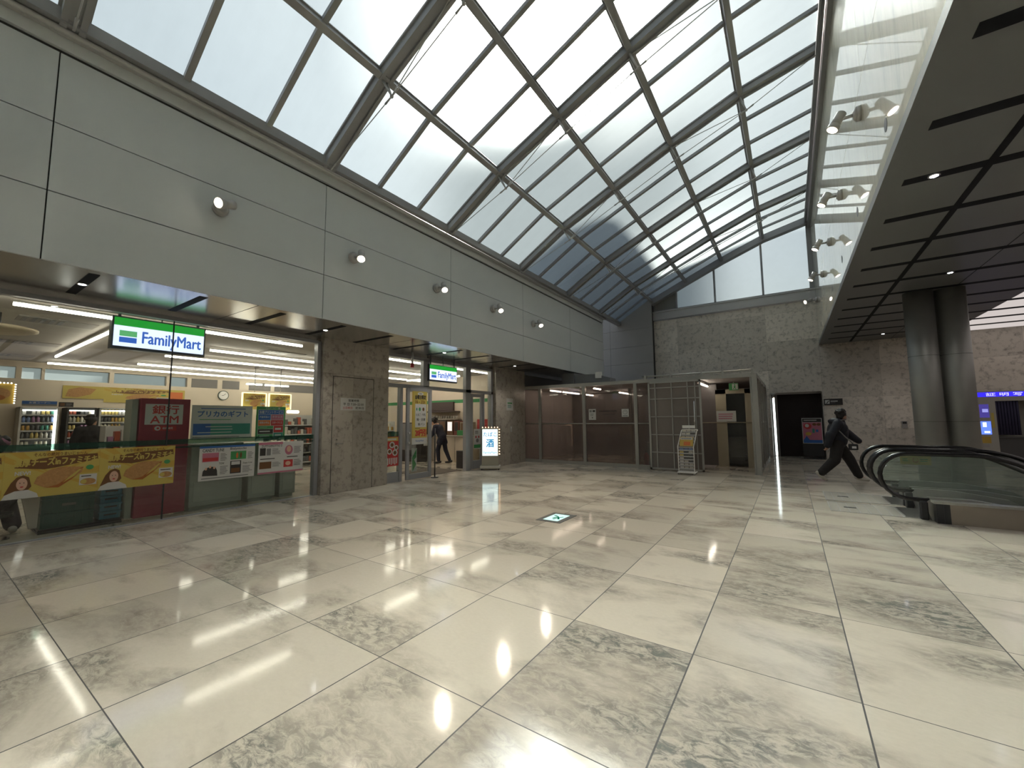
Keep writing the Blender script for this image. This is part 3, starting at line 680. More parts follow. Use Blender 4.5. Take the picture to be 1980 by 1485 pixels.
# concert posters
s = Sheet((AX, 2.80, 0.53), U, V, 0.86, 0.575)
s.rect(0, 1, .94, 1, BL); s.text('CANDY TUNE', .05, .42, .83, .92, K_); s.text('Bialystocks', .53, .83, .84, .93, K_)
s.rect(.05, .33, .54, .80, PK); s.rect(.06, .32, .56, .66, R_, 2); s.rect(.54, .83, .56, .81, GN); s.oval(.66, .68, .02, .09, OR, 2); s.oval(.73, .68, .02, .09, BR, 2)
s.poly([(.06, .14), (.07, .28), (.12, .36), (.20, .40), (.28, .38), (.31, .28), (.32, .12)], K_); s.oval(.12, .34, .02, .04, SK, 2); s.oval(.19, .39, .02, .04, SK, 2); s.oval(.26, .36, .02, .04, SK, 2)
s.rect(.54, .74, .14, .52, K_); s.rect(.56, .72, .40, .50, W_, 2); s.rect(.56, .72, .17, .30, BR, 2); s.text('TOW', .34, .43, .44, .50, K_)
s.text('Zepp Live', .77, .95, .40, .46, K_)
for (a, b, c, d) in ((.36, .50, .54, .78), (.86, .98, .56, .78), (.36, .50, .14, .40), (.77, .97, .14, .36), (.05, .95, .03, .09)): s.lines(a, b, c, d, 6 if d - c > .1 else 1, GR)
s.done('concert_poster', 'white concert poster with a blue top strip, next to the red cash machine', 'poster')
s = Sheet((AX, 3.72, 0.54), U, V, 0.845, 0.585)
s.rect(0, .52, .92, 1, PK); s.rect(.0, 1, 0, .05, PK); s.text('ZUTTOMOTTO 3', .06, .50, .84, .91, K_); s.rect(.03, .15, .58, .82, K_); s.rect(.17, .26, .58, .80, GR); s.text('KEMURIKUSA', .05, .48, .45, .52, K_) if False else s.lines(.04, .5, .44, .5, 1, K_)
s.oval(.66, .72, .09, .16, PK); s.oval(.66, .75, .05, .1, SK, 2); s.rect(.03, .28, .16, .38, BR); s.rect(.55, .76, .16, .40, R_); s.oval(.65, .28, .06, .07, SK, 2)
s.text('日本ジャンプー展', .62, .92, .47, .54, K_) if False else s.lines(.62, .92, .46, .52, 1, K_)
for (a, b, c, d) in ((.29, .5, .60, .80), (.78, .97, .60, .84), (.30, .50, .2, .36), (.78, .97, .18, .40)): s.lines(a, b, c, d, 5, GR)
s.done('concert_poster', 'pink-edged white concert poster nearest the shop frame', 'poster')
# gift card sign in two tiers
s = Sheet((GX - .03, 2.67, 1.22), U, V, 0.93, 0.58)
s.rect(0.015, .985, .50, .985, W_); s.text('プリカのギフト', .09, .92, .66, .84, BL, 2, .03); s.text('のギ', .40, .68, .67, .83, GN, 3, .04) if False else None
s.lines(.14, .88, .88, .93, 1, BL); s.lines(.12, .9, .56, .6, 1, GN); s.rect(.03, .97, .13, .46, PTE if False else TE); s.rect(.03, .30, .13, .46, BL, 2)
for (a, b, y) in ((.22, .78, .37), (.3, .7, .29), (.1, .92, .20)): s.lines(a, b, y - .025, y + .025, 1, W_, 3)
s.lines(.03, .97, .04, .09, 1, GR); s.done('gift_card_sign', 'white and teal gift card sign hung inside the shop glass', 'sign')
# print service sign
s = Sheet((GX - .03, 3.67, 1.20), U, V, 0.53, 0.60, GN)
s.rect(.06, .94, 0, .90, W_); s.rect(.07, .93, .76, .89, BL, 2); s.text('各種プリントサービス', .10, .90, .78, .87, W_, 3)
for (a, b, c, d, m_, t_) in ((.07, .48, .58, .75, BL, '代金支払い'), (.50, .93, .58, .75, PK, 'チケット'), (.07, .48, .40, .57, OR, '保険お申込'), (.50, .93, .40, .57, R_, 'スポーツくじ'), (.07, .58, .30, .39, GN, None), (.07, .58, .14, .29, K_, None), (.60, .93, .18, .39, R_, None), (.07, .58, .01, .13, GN, None), (.60, .93, .01, .17, TE, None)):
    s.rect(a, b, c, d, m_, 2)
    if t_: s.text(t_, a + .04, b - .04, c + .06, d - .04, W_, 3)
    else: s.lines(a + .05, b - .05, c + .04, d - .03, 1, W_, 3)
s.text('マルチコピー機', .3, .8, .92, .98, W_, 3)
s.done('print_service_sign', 'green framed sign with coloured service boxes inside the glass', 'sign')

# hanging illuminated shop signs
def shop_sign(o, u, w, h, d, label):
    u = Vector(u).normalized(); v = Vector((0, 0, 1)); n = u.cross(v); o = Vector(o)
    t = thing('shop_sign', o + u * w / 2, label, 'shop sign', 'hanging shop signs')
    c = MB(); q = [o, o + u * w, o + u * w + v * h, o + v * h]; c.prism([p - n * d for p in q], n * (d - .004), 0)
    for (a, b) in ((.06, .09), (.9, .93), (.5, .51)): c.prism([o + u * w * a + v * h - n * d / 2, o + u * w * b + v * h - n * d / 2, o + u * w * b + v * (h + .3) - n * d / 2, o + u * w * a + v * (h + .3) - n * d / 2], n * .02, 0)
    c.build('case', mat('dark_sign_case', (0.10, 0.11, 0.12), 0.3, .5), t)
    f = MB(); P = lambda x, y, l: o + u * (x * w) + v * (y * h) + n * (l * .001)
    def rc(x0, x1, y0, y1, m, l): f.add([P(x0, y0, l), P(x1, y0, l), P(x1, y1, l), P(x0, y1, l)], [(0, 1, 2, 3)], m)
    rc(.02, .98, .72, .965, 0, 1); rc(.02, .98, .085, .72, 1, 1)
    f.build('face_panel', [E_SGREEN, E_SWHITE], t, recalc=False)
    g = MB(); g.add([P(.075, .40, 2), P(.245, .40, 2), P(.245, .575, 2), P(.075, .575, 2)], [(0, 1, 2, 3)], 0); g.add([P(.075, .205, 2), P(.245, .205, 2), P(.245, .37, 2), P(.075, .37, 2)], [(0, 1, 2, 3)], 1)
    g.build('logo', [E_LGREEN, E_LBLUE], t, recalc=False)
    x = MB(); put_text(x, 'FamilyMart', o + n * .002, u, v, .30 * w, .945 * w, .12 * h, .60 * h, 0, 0.022); x.build('lettering', E_LBLUE, t, recalc=False)
    return t
E_SGREEN = emat('lit_green_sign_band', (0.012, 0.20, 0.022), 1.0); E_SWHITE = emat('lit_white_sign_face', (0.62, 0.68, 0.92), 1.0)
E_LGREEN = emat('lit_green_logo', (0.07, 0.27, 0.10), 1.0); E_LBLUE = emat('lit_blue_letters', (0.03, 0.085, 0.33), 1.0)
shop_sign((-8.40, 1.66, 2.64), U, 1.20, 0.50, 0.14, 'large lit green and white shop sign behind the long shop glass')
shop_sign((-8.10, 7.95, 2.60), U, 1.14, 0.46, 0.10, 'smaller lit green and white shop sign over the entrance')

# cash machine cabinet
t = thing('cash_machine', (-8.85, 2.34, 0), 'dark red bank cash machine cabinet standing behind the shop glass', 'cash machine')
m = MB(); m.rbox(-8.80, -8.45, 2.07, 2.72, 0.04, 1.90, .01); m.build('cabinet', mat('deep_red_panel', (0.24, 0.025, 0.045), 0.4), t)
m = MB(); m.box(-8.85, -8.50, 1.98, 2.055, 0.05, 1.88); m.build('side_panel', mat('greenish_grey_panel', (0.30, 0.32, 0.27), 0.5), t)
s = Sheet((-8.447, 2.13, 1.48), U, V, 0.49, 0.33); s.text('銀行', .18, .88, .52, .94, R_, 1, .03); s.text('ATM', .14, .88, .07, .42, R_, 1, .03); s.done('name_panel', parent=t)
s = Sheet((-8.447, 2.24, 1.38), U, V, 0.30, 0.08, R_); s.oval(.18, .5, .13, .45, W_); s.oval(.2, .5, .06, .2, R_, 2); s.text('enet', .40, .85, .3, .75, W_, 1, .02); s.done('emblem', parent=t)
# service machines behind the posters
for (a, b, h, lab) in ((2.80, 3.62, 1.14, 'wide pale service machine behind the blue-topped poster'), (3.72, 4.22, 1.10, 'narrow pale copier cabinet behind the pink-edged poster'), (4.30, 4.62, 1.10, 'slim pale cabinet next to the shop frame')):
    t = thing('service_machine', (-8.8, (a + b) / 2, 0), lab, 'service machine', 'machines along the shop glass')
    m = MB(); m.rbox(-9.2, -8.55, a, b, 0.06, h, .015); m.box(-9.1, -8.6, a + .03, b - .03, 0, .06); m.build('cabinet', mat('pale_green_grey', (0.30, 0.33, 0.29), 0.5), t)
    m = MB(); m.box(-8.552, -8.54, a + .06, b - .06, 0.15, .48); m.build('panel', mat('paler_green_grey', (0.36, 0.38, 0.34), 0.5), t)
# crates
def crate(x0, x1, y0, y1, z, h, mt, label, group, hx):
    t = thing('folding_crate', ((x0 + x1) / 2, (y0 + y1) / 2, z), label, 'crate', group)
    m = MB(); m.box(x0, x1, y0, y1, z, z + h - .006)
    for k in range(7): yy = y0 + (y1 - y0) * (k + .5) / 7; m.box(x1, x1 + .008, yy - .01, yy + .01, z + .02, z + h - .03)
    m.box(x0 - .01, x1 + .014, y0 - .01, y1 + .01, z + h - .028, z + h - .006); m.build('body', mt, t)
    c = (y0 + y1) / 2; m = MB(); m.rbox(x1 + .006, x1 + .018, c - .07, c + .07, z + h * .45, z + h * .62, .004); m.build('grip', hx, t)
mt_t = mat('dark_teal_plastic', (0.025, 0.085, 0.07), 0.45); mt_b = mat('bright_blue_plastic', (0.03, 0.16, 0.24), 0.45)
for k, l in enumerate(('bottom', 'middle', 'topmost')):
    crate(-9.05, -8.60, 1.14, 1.66, .06 + k * .20, .20, mt_t, '%s dark teal crate of the stack behind the shop glass' % l, 'teal crates', mt_t if k != 1 else M_PGRY)
for k, l in enumerate(('bottom', 'second', 'third', 'fourth', 'topmost')):
    crate(-9.0, -8.58, 1.72, 1.955, .08 + k * .115, .115, mt_b, '%s blue tray of the stack left of the cash machine' % l if k in (0, 4) else '%s blue tray from the floor, left of the cash machine' % l, 'blue trays', M_BLACK)
dl = MB(); dl.box(-9.08, -8.56, 1.12, 1.97, 0.0, 0.025); dl.box(-9.08, -8.56, 1.12, 1.97, .045, .06)
for x in (-9.05, -8.84, -8.6): dl.box(x - .02, x + .02, 1.12, 1.97, .025, .045)
tag(dl.build('dolly_base', M_BLACK), 'low black pallet under the teal and blue crates', 'pallet')
# ------------------------------------------------------------------ coolers with goods on the back wall
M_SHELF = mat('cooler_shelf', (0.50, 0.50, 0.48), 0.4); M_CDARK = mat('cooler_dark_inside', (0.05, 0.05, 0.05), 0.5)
E_COOL = emat('cooler_strip_light', (1.0, 0.98, 0.90), 3.0)
GOODS = [mat('goods_%d' % i, c, 0.4) for i, c in enumerate([(.55, .53, .5), (.40, .10, .06), (.06, .25, .18), (.50, .30, .08), (.10, .10, .10), (.62, .60, .50), (.18, .25, .45), (.45, .42, .36), (.35, .18, .30), (.58, .45, .15)])]
def can_mesh(name, r, h, m1, neck):
    m = MB(); m.lathe((0, 0, 0), [(0, 0), (r, 0.004), (r, h * .72), (r * neck, h * .86), (r * neck, h), (0, h)], 10); return m
protos = {}
def goods(kind, mi):
    k = (kind, mi)
    if k not in protos:
        me = can_mesh('x', .034, .158 if kind == 'bottle' else .13, None, .45 if kind == 'bottle' else .85)
        me_ = bpy.data.meshes.new(kind); me_.from_pydata(me.v, [], me.f); me_.materials.append(GOODS[mi]); me_.polygons.foreach_set('use_smooth', [True] * len(me.f)); protos[k] = me_
    return protos[k]
names_c = ['pale', 'red', 'green', 'amber', 'black', 'cream', 'blue', 'beige', 'mauve', 'gold']
def cooler(y0, y1, label, ci, rows, bright, where):
    x = BX + .02; t = thing('drinks_cooler', (x + .35, (y0 + y1) / 2, 0), label, 'cooler', 'drinks coolers on the back wall')
    m = MB(); m.box(x, x + .05, y0, y1, 0, 1.95); m.box(x, x + .7, y0, y0 + .04, 0, 1.95); m.box(x, x + .7, y1 - .04, y1, 0, 1.95); m.box(x, x + .7, y0, y1, 1.925, 1.96); m.box(x, x + .7, y0, y1, 0, .2)
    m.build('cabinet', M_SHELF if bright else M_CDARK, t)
    zs = [.92, 1.13, 1.34, 1.55, 1.76][5 - rows:]
    for z in zs:
        m = MB(); m.box(x + .05, x + .62, y0 + .04, y1 - .04, z - .02, z); m.box(x + .62, x + .64, y0 + .04, y1 - .04, z - .03, z + .005); m.build('shelf', M_SHELF, t)
    m = MB(); m.box(x + .60, x + .66, y1 - .085, y1 - .05, .8, 1.86); m.box(x + .60, x + .64, y0 + .04, y1 - .04, 1.86, 1.89); m.build('strip_light', E_COOL, t)
    n = int((y1 - y0 - .2) / .072) + 1
    for ri, z in enumerate(zs):
        pick = [random.choice(range(10)) for _ in range(4)]
        for k in range(n):
            if random.random() < .08: continue
            mi = pick[k * 4 // n]; kd = 'drink_bottle' if ri % 2 else 'drink_can'
            o = bpy.data.objects.new(kd, goods('bottle' if ri % 2 else 'can', mi)); COL.objects.link(o)
            o.location = (x + .55, y0 + .09 + (y1 - y0 - .20) * k / (n - 1), z + .0005)
            tag(o, '%s %s on shelf %s from the top of the %s' % (names_c[mi], 'bottle' if ri % 2 else 'can', ['five', 'four', 'three', 'two', 'one'][ri + 5 - rows], where), kd.split('_')[1], 'drinks in the %s, shelf %d' % (where, ri + 1))
cooler(1.66, 2.36, 'brightly lit drinks cooler at the left of the shop back wall', 0, 5, True, 'leftmost cooler')
cooler(2.50, 3.08, 'dim drinks cooler behind the shopper in black', 1, 5, False, 'dark cooler behind the shopper')
cooler(3.14, 3.95, 'drinks cooler left of the cash machine, behind the white display', 2, 4, True, 'cooler right of the shopper')
cooler(4.0, 4.5, 'narrow drinks cooler half hidden by the cash machine', 2, 3, True, 'cooler beside the cash machine')
# signs on the back wall
s = Sheet((BX + .03, 2.48, 2.24), U, V, 2.86, 0.37, Y_); chicken_art(s, .30, .86, -.25, 1.0, False)
s.poly([(.02, .15), (.04, .7), (.12, .9), (.24, .8), (.2, .35), (.1, .1)], CH, 9); s.rect(.86, .98, .1, .8, OR, 9); s.done('long_banner', 'long yellow fried chicken banner above the coolers', 'banner')
s = Sheet((BX + .72, 1.68, 1.985), U, V, 0.62, 0.13, BL); s.text('お酒コーナー', .2, .8, .5, .85, W_); s.rect(0, 1, 0, .38, GR); s.done('shelf_sign', 'blue strip sign over the leftmost cooler', 'sign')
s = Sheet((BX + .72, 2.33, 1.97), U, V, 0.28, 0.13, K_); s.rect(.1, .4, .2, .8, BR); s.lines(.5, .9, .2, .8, 3, GR); s.done('small_sign', 'small black sign right of the blue strip sign', 'sign')
s = Sheet((-15.0, .9, 1.98), U, V, 0.50, 0.47, Y2); s.oval(.5, .5, .4, .3, CH); s.oval(.45, .3, .3, .15, CD, 2); s.done('bulb_framed_poster', 'brown food poster edged with bulbs at the far left', 'poster')
bulbs = thing('bulb_string', (-14.99, 1.4, 2.0), 'row of small warm bulbs edging the far left poster', 'bulb string')
for k in range(9): b = MB(); b.ell((-14.98, 1.41, 2.0 + k * .054), .014, .014, .014, 8, 6); b.build('bulb', E_LAMP, bulbs)
for k in range(7): b = MB(); b.ell((-14.98, 1.02 + k * .054, 2.46), .014, .014, .014, 8, 6); b.build('bulb', E_LAMP, bulbs)
# clock
t = thing('wall_clock', (BX + .02, 6.5, 2.33), 'round white wall clock with a dark rim on the shop back wall', 'clock')
m = MB(); m.cyl((BX, 6.5, 2.50), (BX + .04, 6.5, 2.50), 0.175, 32); m.build('rim', mat('dark_green_rim', (.06, .09, .07), .4), t)
m = MB(); m.cyl((BX + .04, 6.5, 2.50), (BX + .045, 6.5, 2.50), 0.15, 32); m.build('dial', M_WHITE, t)
m = MB(); m.beam((BX + .05, 6.5, 2.50), (BX + .05, 6.57, 2.56), .012, .006, up=(1, 0, 0)); m.beam((BX + .052, 6.5, 2.50), (BX + .052, 6.44, 2.49), .014, .006, up=(1, 0, 0)); m.build('hands', M_BLACK, t)
# two bulb-lit adverts over the counter
for (a, lab) in ((5.62, 'left bulb-lit fried chicken advert over the shop counter'), (6.38, 'right bulb-lit fried chicken advert over the shop counter')):
    t = thing('lit_advert', (-13.5, a + .33, 1.9), lab, 'advert', 'lit adverts over the counter')
    s = Sheet((-13.49, a, 1.90), U, V, .64, .48, Y_); chicken_art(s, 0, 1, 0, 1, False); s.done('advert_sheet', parent=t)
    m = MB(); m.box(-13.52, -13.47, a - .03, a, 1.88, 2.40); m.box(-13.52, -13.47, a + .64, a + .67, 1.88, 2.40); m.box(-13.52, -13.47, a, a + .64, 2.38, 2.41); m.build('lit_frame', emat('warm_lit_frame', (1, .75, .35), 1.6), t)
    m = MB(); m.cyl((-13.50, a + .32, 2.41), (-13.50, a + .32, 3.22), .012, 8); m.build('hanger', M_STEELL, t)
tube((-13.3, 5.2, 1.83), (-13.3, 5.75, 1.83), 'short tube lamp left of the print service sign', 'short lamps over the counter', .04)
tube((-13.3, 6.85, 1.83), (-13.3, 7.2, 1.83), 'short tube lamp right of the print service sign', 'short lamps over the counter', .04)
for (a, b, lab) in ((7.05, 7.6, 'short tube lamp on the back wall, left one'), (7.7, 8.6, 'short tube lamp on the back wall, right one')): tube((BX + .5, a, 2.93), (BX + .5, b, 2.93), lab, 'short lamps by the back wall')
for (y, lab) in ((8.9, 'white ceiling camera nearest the clock'), (9.6, 'white ceiling camera farther from the clock')):
    t = thing('security_camera', (-15.5, y, 3.22), lab, 'camera', 'ceiling cameras'); m = MB(); m.cyl((-15.5, y, 3.1), (-15.5, y, 3.22), .02, 8); m.build('mount', M_WHITE, t)
    m = MB(); m.cyl((-15.5, y, 3.1), (-15.3, y + .1, 3.0), .05, 12); m.build('camera_body', M_WHITE, t)
# gondola shelving and counter
def gondola(x0, x1, y0, y1, h, label, n=4, cols=(4, 7, 1, 0), parts=True):
    t = thing('shop_shelving', ((x0 + x1) / 2, (y0 + y1) / 2, 0), label, 'shelving')
    m = MB(); m.box(x0, x0 + .04, y0, y1, 0, h); m.box(x0, x1, y0, y0 + .03, 0, h); m.box(x0, x1, y1 - .03, y1, 0, h); m.build('frame', M_SHELF, t)
    for k in range(n):
        z = .1 + (h - .15) * k / n; m = MB(); m.box(x0, x1, y0, y1, z, z + .03); m.build('shelf', M_SHELF, t)
        w = .11
        for j in range(int((y1 - y0 - .08) / w)):
            if random.random() < .15: continue
            hh = random.uniform(.1, (h - .15) / n - .06); mi = random.choice(cols); yy = y0 + .05 + j * w
            g = MB(); g.rbox(x1 - .16, x1 - .02, yy, yy + w * .85, z + .032, z + .032 + hh, .008)
            tag(g.build('goods_packet', GOODS[mi]), '%s packet on the %s' % (names_c[mi], label.split(' with')[0]), 'packet', 'packets on the ' + label.split(' with')[0])
gondola(-14.6, -14.1, 6.5, 8.9, 1.75, 'dark stocked shelving behind the counter', 5, (4, 4, 7, 1))
gondola(-13.0, -12.5, 2.5, 3.5, 1.45, 'shelving of small goods behind the shopper', 4, (5, 0, 1, 8))
t = thing('display_stand', (-11.8, 3.3, 0), 'white sloped display stand between the shopper and cash machine', 'display stand')
m = MB(); m.prism([(-11.9, 2.75, 1.62), (-11.9, 3.55, 1.62), (-11.9, 3.55, 1.95), (-11.9, 3.0, 1.95)], (.05, 0, 0)); m.box(-12.1, -11.7, 2.75, 3.55, 1.52, 1.6); m.box(-12.1, -11.75, 2.8, 3.5, 0, 1.5); m.build('body', mat('off_white_laminate', (.45, .42, .37), .5), t)
m = MB(); m.box(-11.75, -11.74, 2.95, 3.3, 1.25, 1.45); m.build('picture', M_PORG, t)

# ------------------------------------------------------------------ shop entrance
st = MB(); EX = GX
for (a, b, z0, z1) in ((6.56, 6.62, 0, 3.15), (7.02, 7.10, 0, 2.36), (7.80, 8.02, 2.42, 3.15), (9.56, 9.80, 0, 3.15), (10.84, 10.94, 0, 3.15), (10.42, 10.48, 0, 2.36)): st.box(EX - .08, EX + .04, a, b, z0, z1)
st.box(EX - .08, EX + .04, 6.56, 10.94, 2.36, 2.45); st.box(EX - .08, EX + .04, 6.56, 10.94, 3.13, 3.21); st.box(EX - .04, EX + .02, 6.62, 7.02, 0, .25)
st.build('door_frame', M_STEEL, kind='structure')
g = MB(); g.box(EX - .02, EX - .01, 6.62, 7.02, .25, 2.36); g.box(EX - .02, EX - .01, 6.62, 7.80, 2.45, 3.13); g.box(EX - .02, EX - .01, 8.02, 9.56, 2.45, 3.13); g.box(EX - .02, EX - .01, 9.8, 10.84, 2.45, 3.13); g.box(EX - .02, EX - .01, 10.48, 10.84, 0.02, 2.36)
g.build('window_11', M_GLASS, kind='structure')
gf = MB(); gf.box(EX - .03, EX - .023, 6.62, 7.02, 1.12, 1.24); gf.build('trim_10', M_FILM, kind='structure')
def glass_door(x, y0, y1, z0, z1, label, w=.1, kick=.14):
    t = thing('glass_door', (x, (y0 + y1) / 2, z0), label, 'door')
    f = MB(); f.rbox(x - .025, x + .025, y0, y0 + w, z0, z1, .006); f.rbox(x - .025, x + .025, y1 - w, y1, z0, z1, .006); f.box(x - .025, x + .025, y0 + w, y1 - w, z1 - w, z1); f.box(x - .025, x + .025, y0 + w, y1 - w, z0, z0 + kick); f.build('door_frame', M_STEEL, t)
    g = MB(); g.box(x - .006, x + .006, y0 + w, y1 - w, z0 + kick, z1 - w); g.build('glass', M_GLASS, t)
    return t
d1 = glass_door(EX + .10, 7.16, 8.04, .02, 2.36, 'open glass door leaf carrying the tall yellow banner')
m = MB(); m.cyl((EX + .13, 7.23, .95), (EX + .16, 7.23, .95), .03, 12); m.cyl((EX + .13, 7.23, 1.2), (EX + .16, 7.23, 1.2), .03, 12); m.build('lock', M_STEELL, d1)
d2 = glass_door(EX, 9.82, 10.40, .02, 2.34, 'narrow fixed glass door right of the shop opening', .1, .25)
s = Sheet((EX + .132, 7.33, .90), U, V, .52, 1.38, Y2)
s.rect(0.06, 1, .13, 1, Y_); s.rect(0, 1, 0, .12, W_); s.text('FamilyMart', .25, .8, .04, .08, BL); s.oval(.55, .955, .2, .03, W_, 2); s.text('毎週', .47, .63, .945, .965, K_, 3); s.text('金曜日限定', .18, .92, .85, .93, K_, 2, .05); s.text('1/6 ~ 2/26', .2, .85, .77, .83, BR, 2, .04)
s.rect(.2, .95, .32, .76, W_, 2); s.oval(.3, .66, .04, .03, TE, 3); s.oval(.5, .66, .07, .035, GN, 3); s.oval(.75, .66, .07, .035, BR, 3); s.text('たまご・牛乳', .24, .9, .53, .58, K_, 3); s.text('麺・豆腐', .3, .88, .44, .49, K_, 3); s.text('食パン', .38, .85, .35, .40, K_, 3)
s.text('20円引', .22, .95, .15, .28, R_, 3, .06); s.lines(.2, .6, .29, .31, 1, K_, 3); s.done('door_banner', 'tall yellow friday discount banner on the open door', 'banner')
s = Sheet((EX + .004, 6.64, .40), U, V, .37, .72, R_); s.rect(.05, .95, .85, .98, Y_); s.rect(.05, .8, .88, .94, W_, 2)
for (cx, cy, r) in ((.45, .72, .22), (.8, .62, .18), (.25, .5, .2), (.7, .45, .22)): s.oval(cx, cy, r, r * .5, W_, 2); s.oval(cx, cy, r * .6, r * .3, random.choice((OR, BR, Y2)), 3)
for k in range(6): s.rect(.06 + k * .15, .15 + k * .15, .05 + (k % 2) * .03, .28, W_, 2)
s.done('food_poster', 'red food poster low on the left sidelight of the entrance', 'poster')
s = Sheet((EX + .032, 9.95, .62), U, V, .34, .62); s.lines(.15, .85, .75, .92, 3, K_); s.oval(.3, .6, .1, .06, R_); s.oval(.7, .6, .1, .06, R_); s.oval(.5, .42, .2, .1, GR); s.rect(0, 1, .05, .22, GN); s.done('notice_poster', 'white and green notice taped to the narrow fixed door', 'poster')
s = Sheet((EX + .032, 7.42, .20), U, V, .18, .60); s.poly([(.1, .6), (.9, .95), (.9, .6), (.5, .5), (.9, .3), (.2, 0)], GN); s.done('floor_notice', 'white notice with green marks low on the open door', 'notice')
# post with round base beside the open door
t = thing('barrier_post', (-7.93, 8.02, 0), 'thin black floor post beside the open door', 'post'); m = MB(); m.cyl((-7.93, 8.02, .02), (-7.93, 8.02, 1.3), .018, 10); m.build('pole', M_BLACK, t)
m = MB(); m.cyl((-7.93, 8.02, 0), (-7.93, 8.02, .02), .10, 24); m.build('base', M_BLACK, t)
m = MB(); m.rbox(-9.7, -8.35, 8.2, 9.6, 0.001, .012, .004); tag(m.build('entrance_mat', mat('brown_mat', (.10, .08, .06), .9, bump=.4)), 'dark brown mat just inside the shop opening', 'mat')

# alarm on the soffit
t = thing('fire_alarm_beacon', (-8.0, 7.25, 3.2), 'small red beacon hung under the soffit left of the entrance sign', 'alarm beacon'); m = MB(); m.cyl((-8.0, 7.25, 2.98), (-8.0, 7.25, ZS), .03, 12); m.build('stem', M_STEELL, t); m = MB(); m.cyl((-8.0, 7.25, 2.88), (-8.0, 7.25, 2.98), .045, 16); m.build('lamp', M_PRED, t)
# counter and clutter beyond the man
t = thing('shop_counter', (-10.6, 11.8, 0), 'cream counter block behind the man at the shop entrance', 'counter')
m = MB(); m.rbox(-12.6, -9.75, 11.45, 12.15, 0, .92, .01); m.build('body', M_CREAM, t); m = MB(); m.rbox(-12.65, -9.7, 11.4, 12.18, .92, .96, .01); m.build('worktop', mat('pale_worktop', (.45, .42, .36), .3), t)
for x in (-11.9, -11.1, -10.3):
    m = MB(); m.box(x - .004, x + .004, 11.445, 11.46, .04, .9); m.build('joint', M_BLACK, t)
def box_thing(name, x0, x1, y0, y1, z0, z1, mt, label, cat, extra=None, grp=None):
    t = thing(name, ((x0 + x1) / 2, (y0 + y1) / 2, z0), label, cat, grp); m = MB(); m.rbox(x0, x1, y0, y1, z0, z1, .012); m.build('body', mt, t)
    if extra: m = MB(); m.box(x0 + .04, x1 - .04, y0 - .006, y0 + .002, z0 + (z1 - z0) * .3, z1 - .04); m.build('front_panel', extra, t)
    return t
M_DB = mat('dark_appliance', (.035, .03, .03), .35); M_CUP = mat('brown_appliance', (.16, .09, .05), .5)
box_thing('coffee_machine', -11.25, -10.9, 11.6, 12.05, .961, 1.52, M_DB, 'tall black coffee machine on the counter behind the man', 'coffee machine', M_CUP)
box_thing('coffee_machine', -10.85, -10.55, 11.6, 12.05, .961, 1.50, M_CUP, 'brown coffee machine with a lit panel on the counter', 'coffee machine', emat('lit_menu', (.8, .75, .7), .7))
box_thing('cup_rack', -10.5, -10.25, 11.6, 12.05, .961, 1.5, mat('brown_red_cups', (.2, .06, .05), .5), 'dark red cup rack on the shop counter', 'rack', M_DB)
box_thing('warmer_cabinet', -10.2, -9.8, 11.6, 12.05, .961, 1.45, mat('cream_cabinet', (.33, .27, .19), .4), 'cream warmer cabinet on the right end of the counter', 'cabinet', M_CUP)
box_thing('green_basket', -10.22, -9.78, 11.46, 11.59, .961, 1.15, M_PGRN, 'green basket of goods on the right end of the counter', 'basket')
m = MB(); m.box(-12.3, -11.0, 12.1, 12.19, 1.9, 2.25); m.box(-12.3, -10.7, 11.7, 12.19, 1.84, 1.88); tag(m.build('menu_board', [mat('dark_brown_board', (.06, .04, .035), .5)]), 'dark menu board with a white shelf above the coffee machines', 'menu board')
m = MB(); m.box(-12.2, -10.6, 11.8, 12.18, 1.55, 1.58)
for k in range(12): m.cyl((-12.1 + k * .13, 11.95, 1.58), (-12.1 + k * .13, 11.95, 1.70), .04, 8)
tag(m.build('cup_shelf', GOODS[7]), 'shelf of stacked cups under the menu board', 'shelf')
box_thing('hot_drink_stand', -12.4, -11.4, 10.6, 11.2, 0.0, 1.45, M_DB, 'black stand of goods left of the man at the entrance', 'stand', M_PGRY)
m = MB(); m.rbox(-10.9, -10.87, 10.45, 10.62, .62, 1.02, .004); tag(m.build('paper_bag', M_WHITE), 'white upright paper held by the man at the entrance', 'paper')
m = MB(); m.rbox(-13.0, -12.96, 9.3, 9.8, 2.0, 2.85, .004); tag(m.build('hanging_poster', M_DB), 'dark coffee poster hung over the shop entrance opening', 'poster')
s = Sheet((-12.95, 8.2, 2.25), U, V, .22, .5, GN); s.rect(.1, .9, .2, .8, W_); s.done('aisle_sign', 'small green and white aisle sign seen through the left sidelight', 'sign')
gondola(-13.6, -13.1, 8.6, 11.0, 1.5, 'low stocked shelving seen through the entrance', 4, (4, 7, 5, 3))
box_thing('umbrella_stand', -8.9, -8.5, 9.95, 10.3, 0, .55, M_DB, 'black umbrella stand behind the narrow fixed door', 'umbrella stand')
box_thing('cigarette_shelf', -9.3, -8.75, 11.5, 12.0, 1.2, 1.55, M_PRED, 'red display boxes behind the right sidelight', 'display')

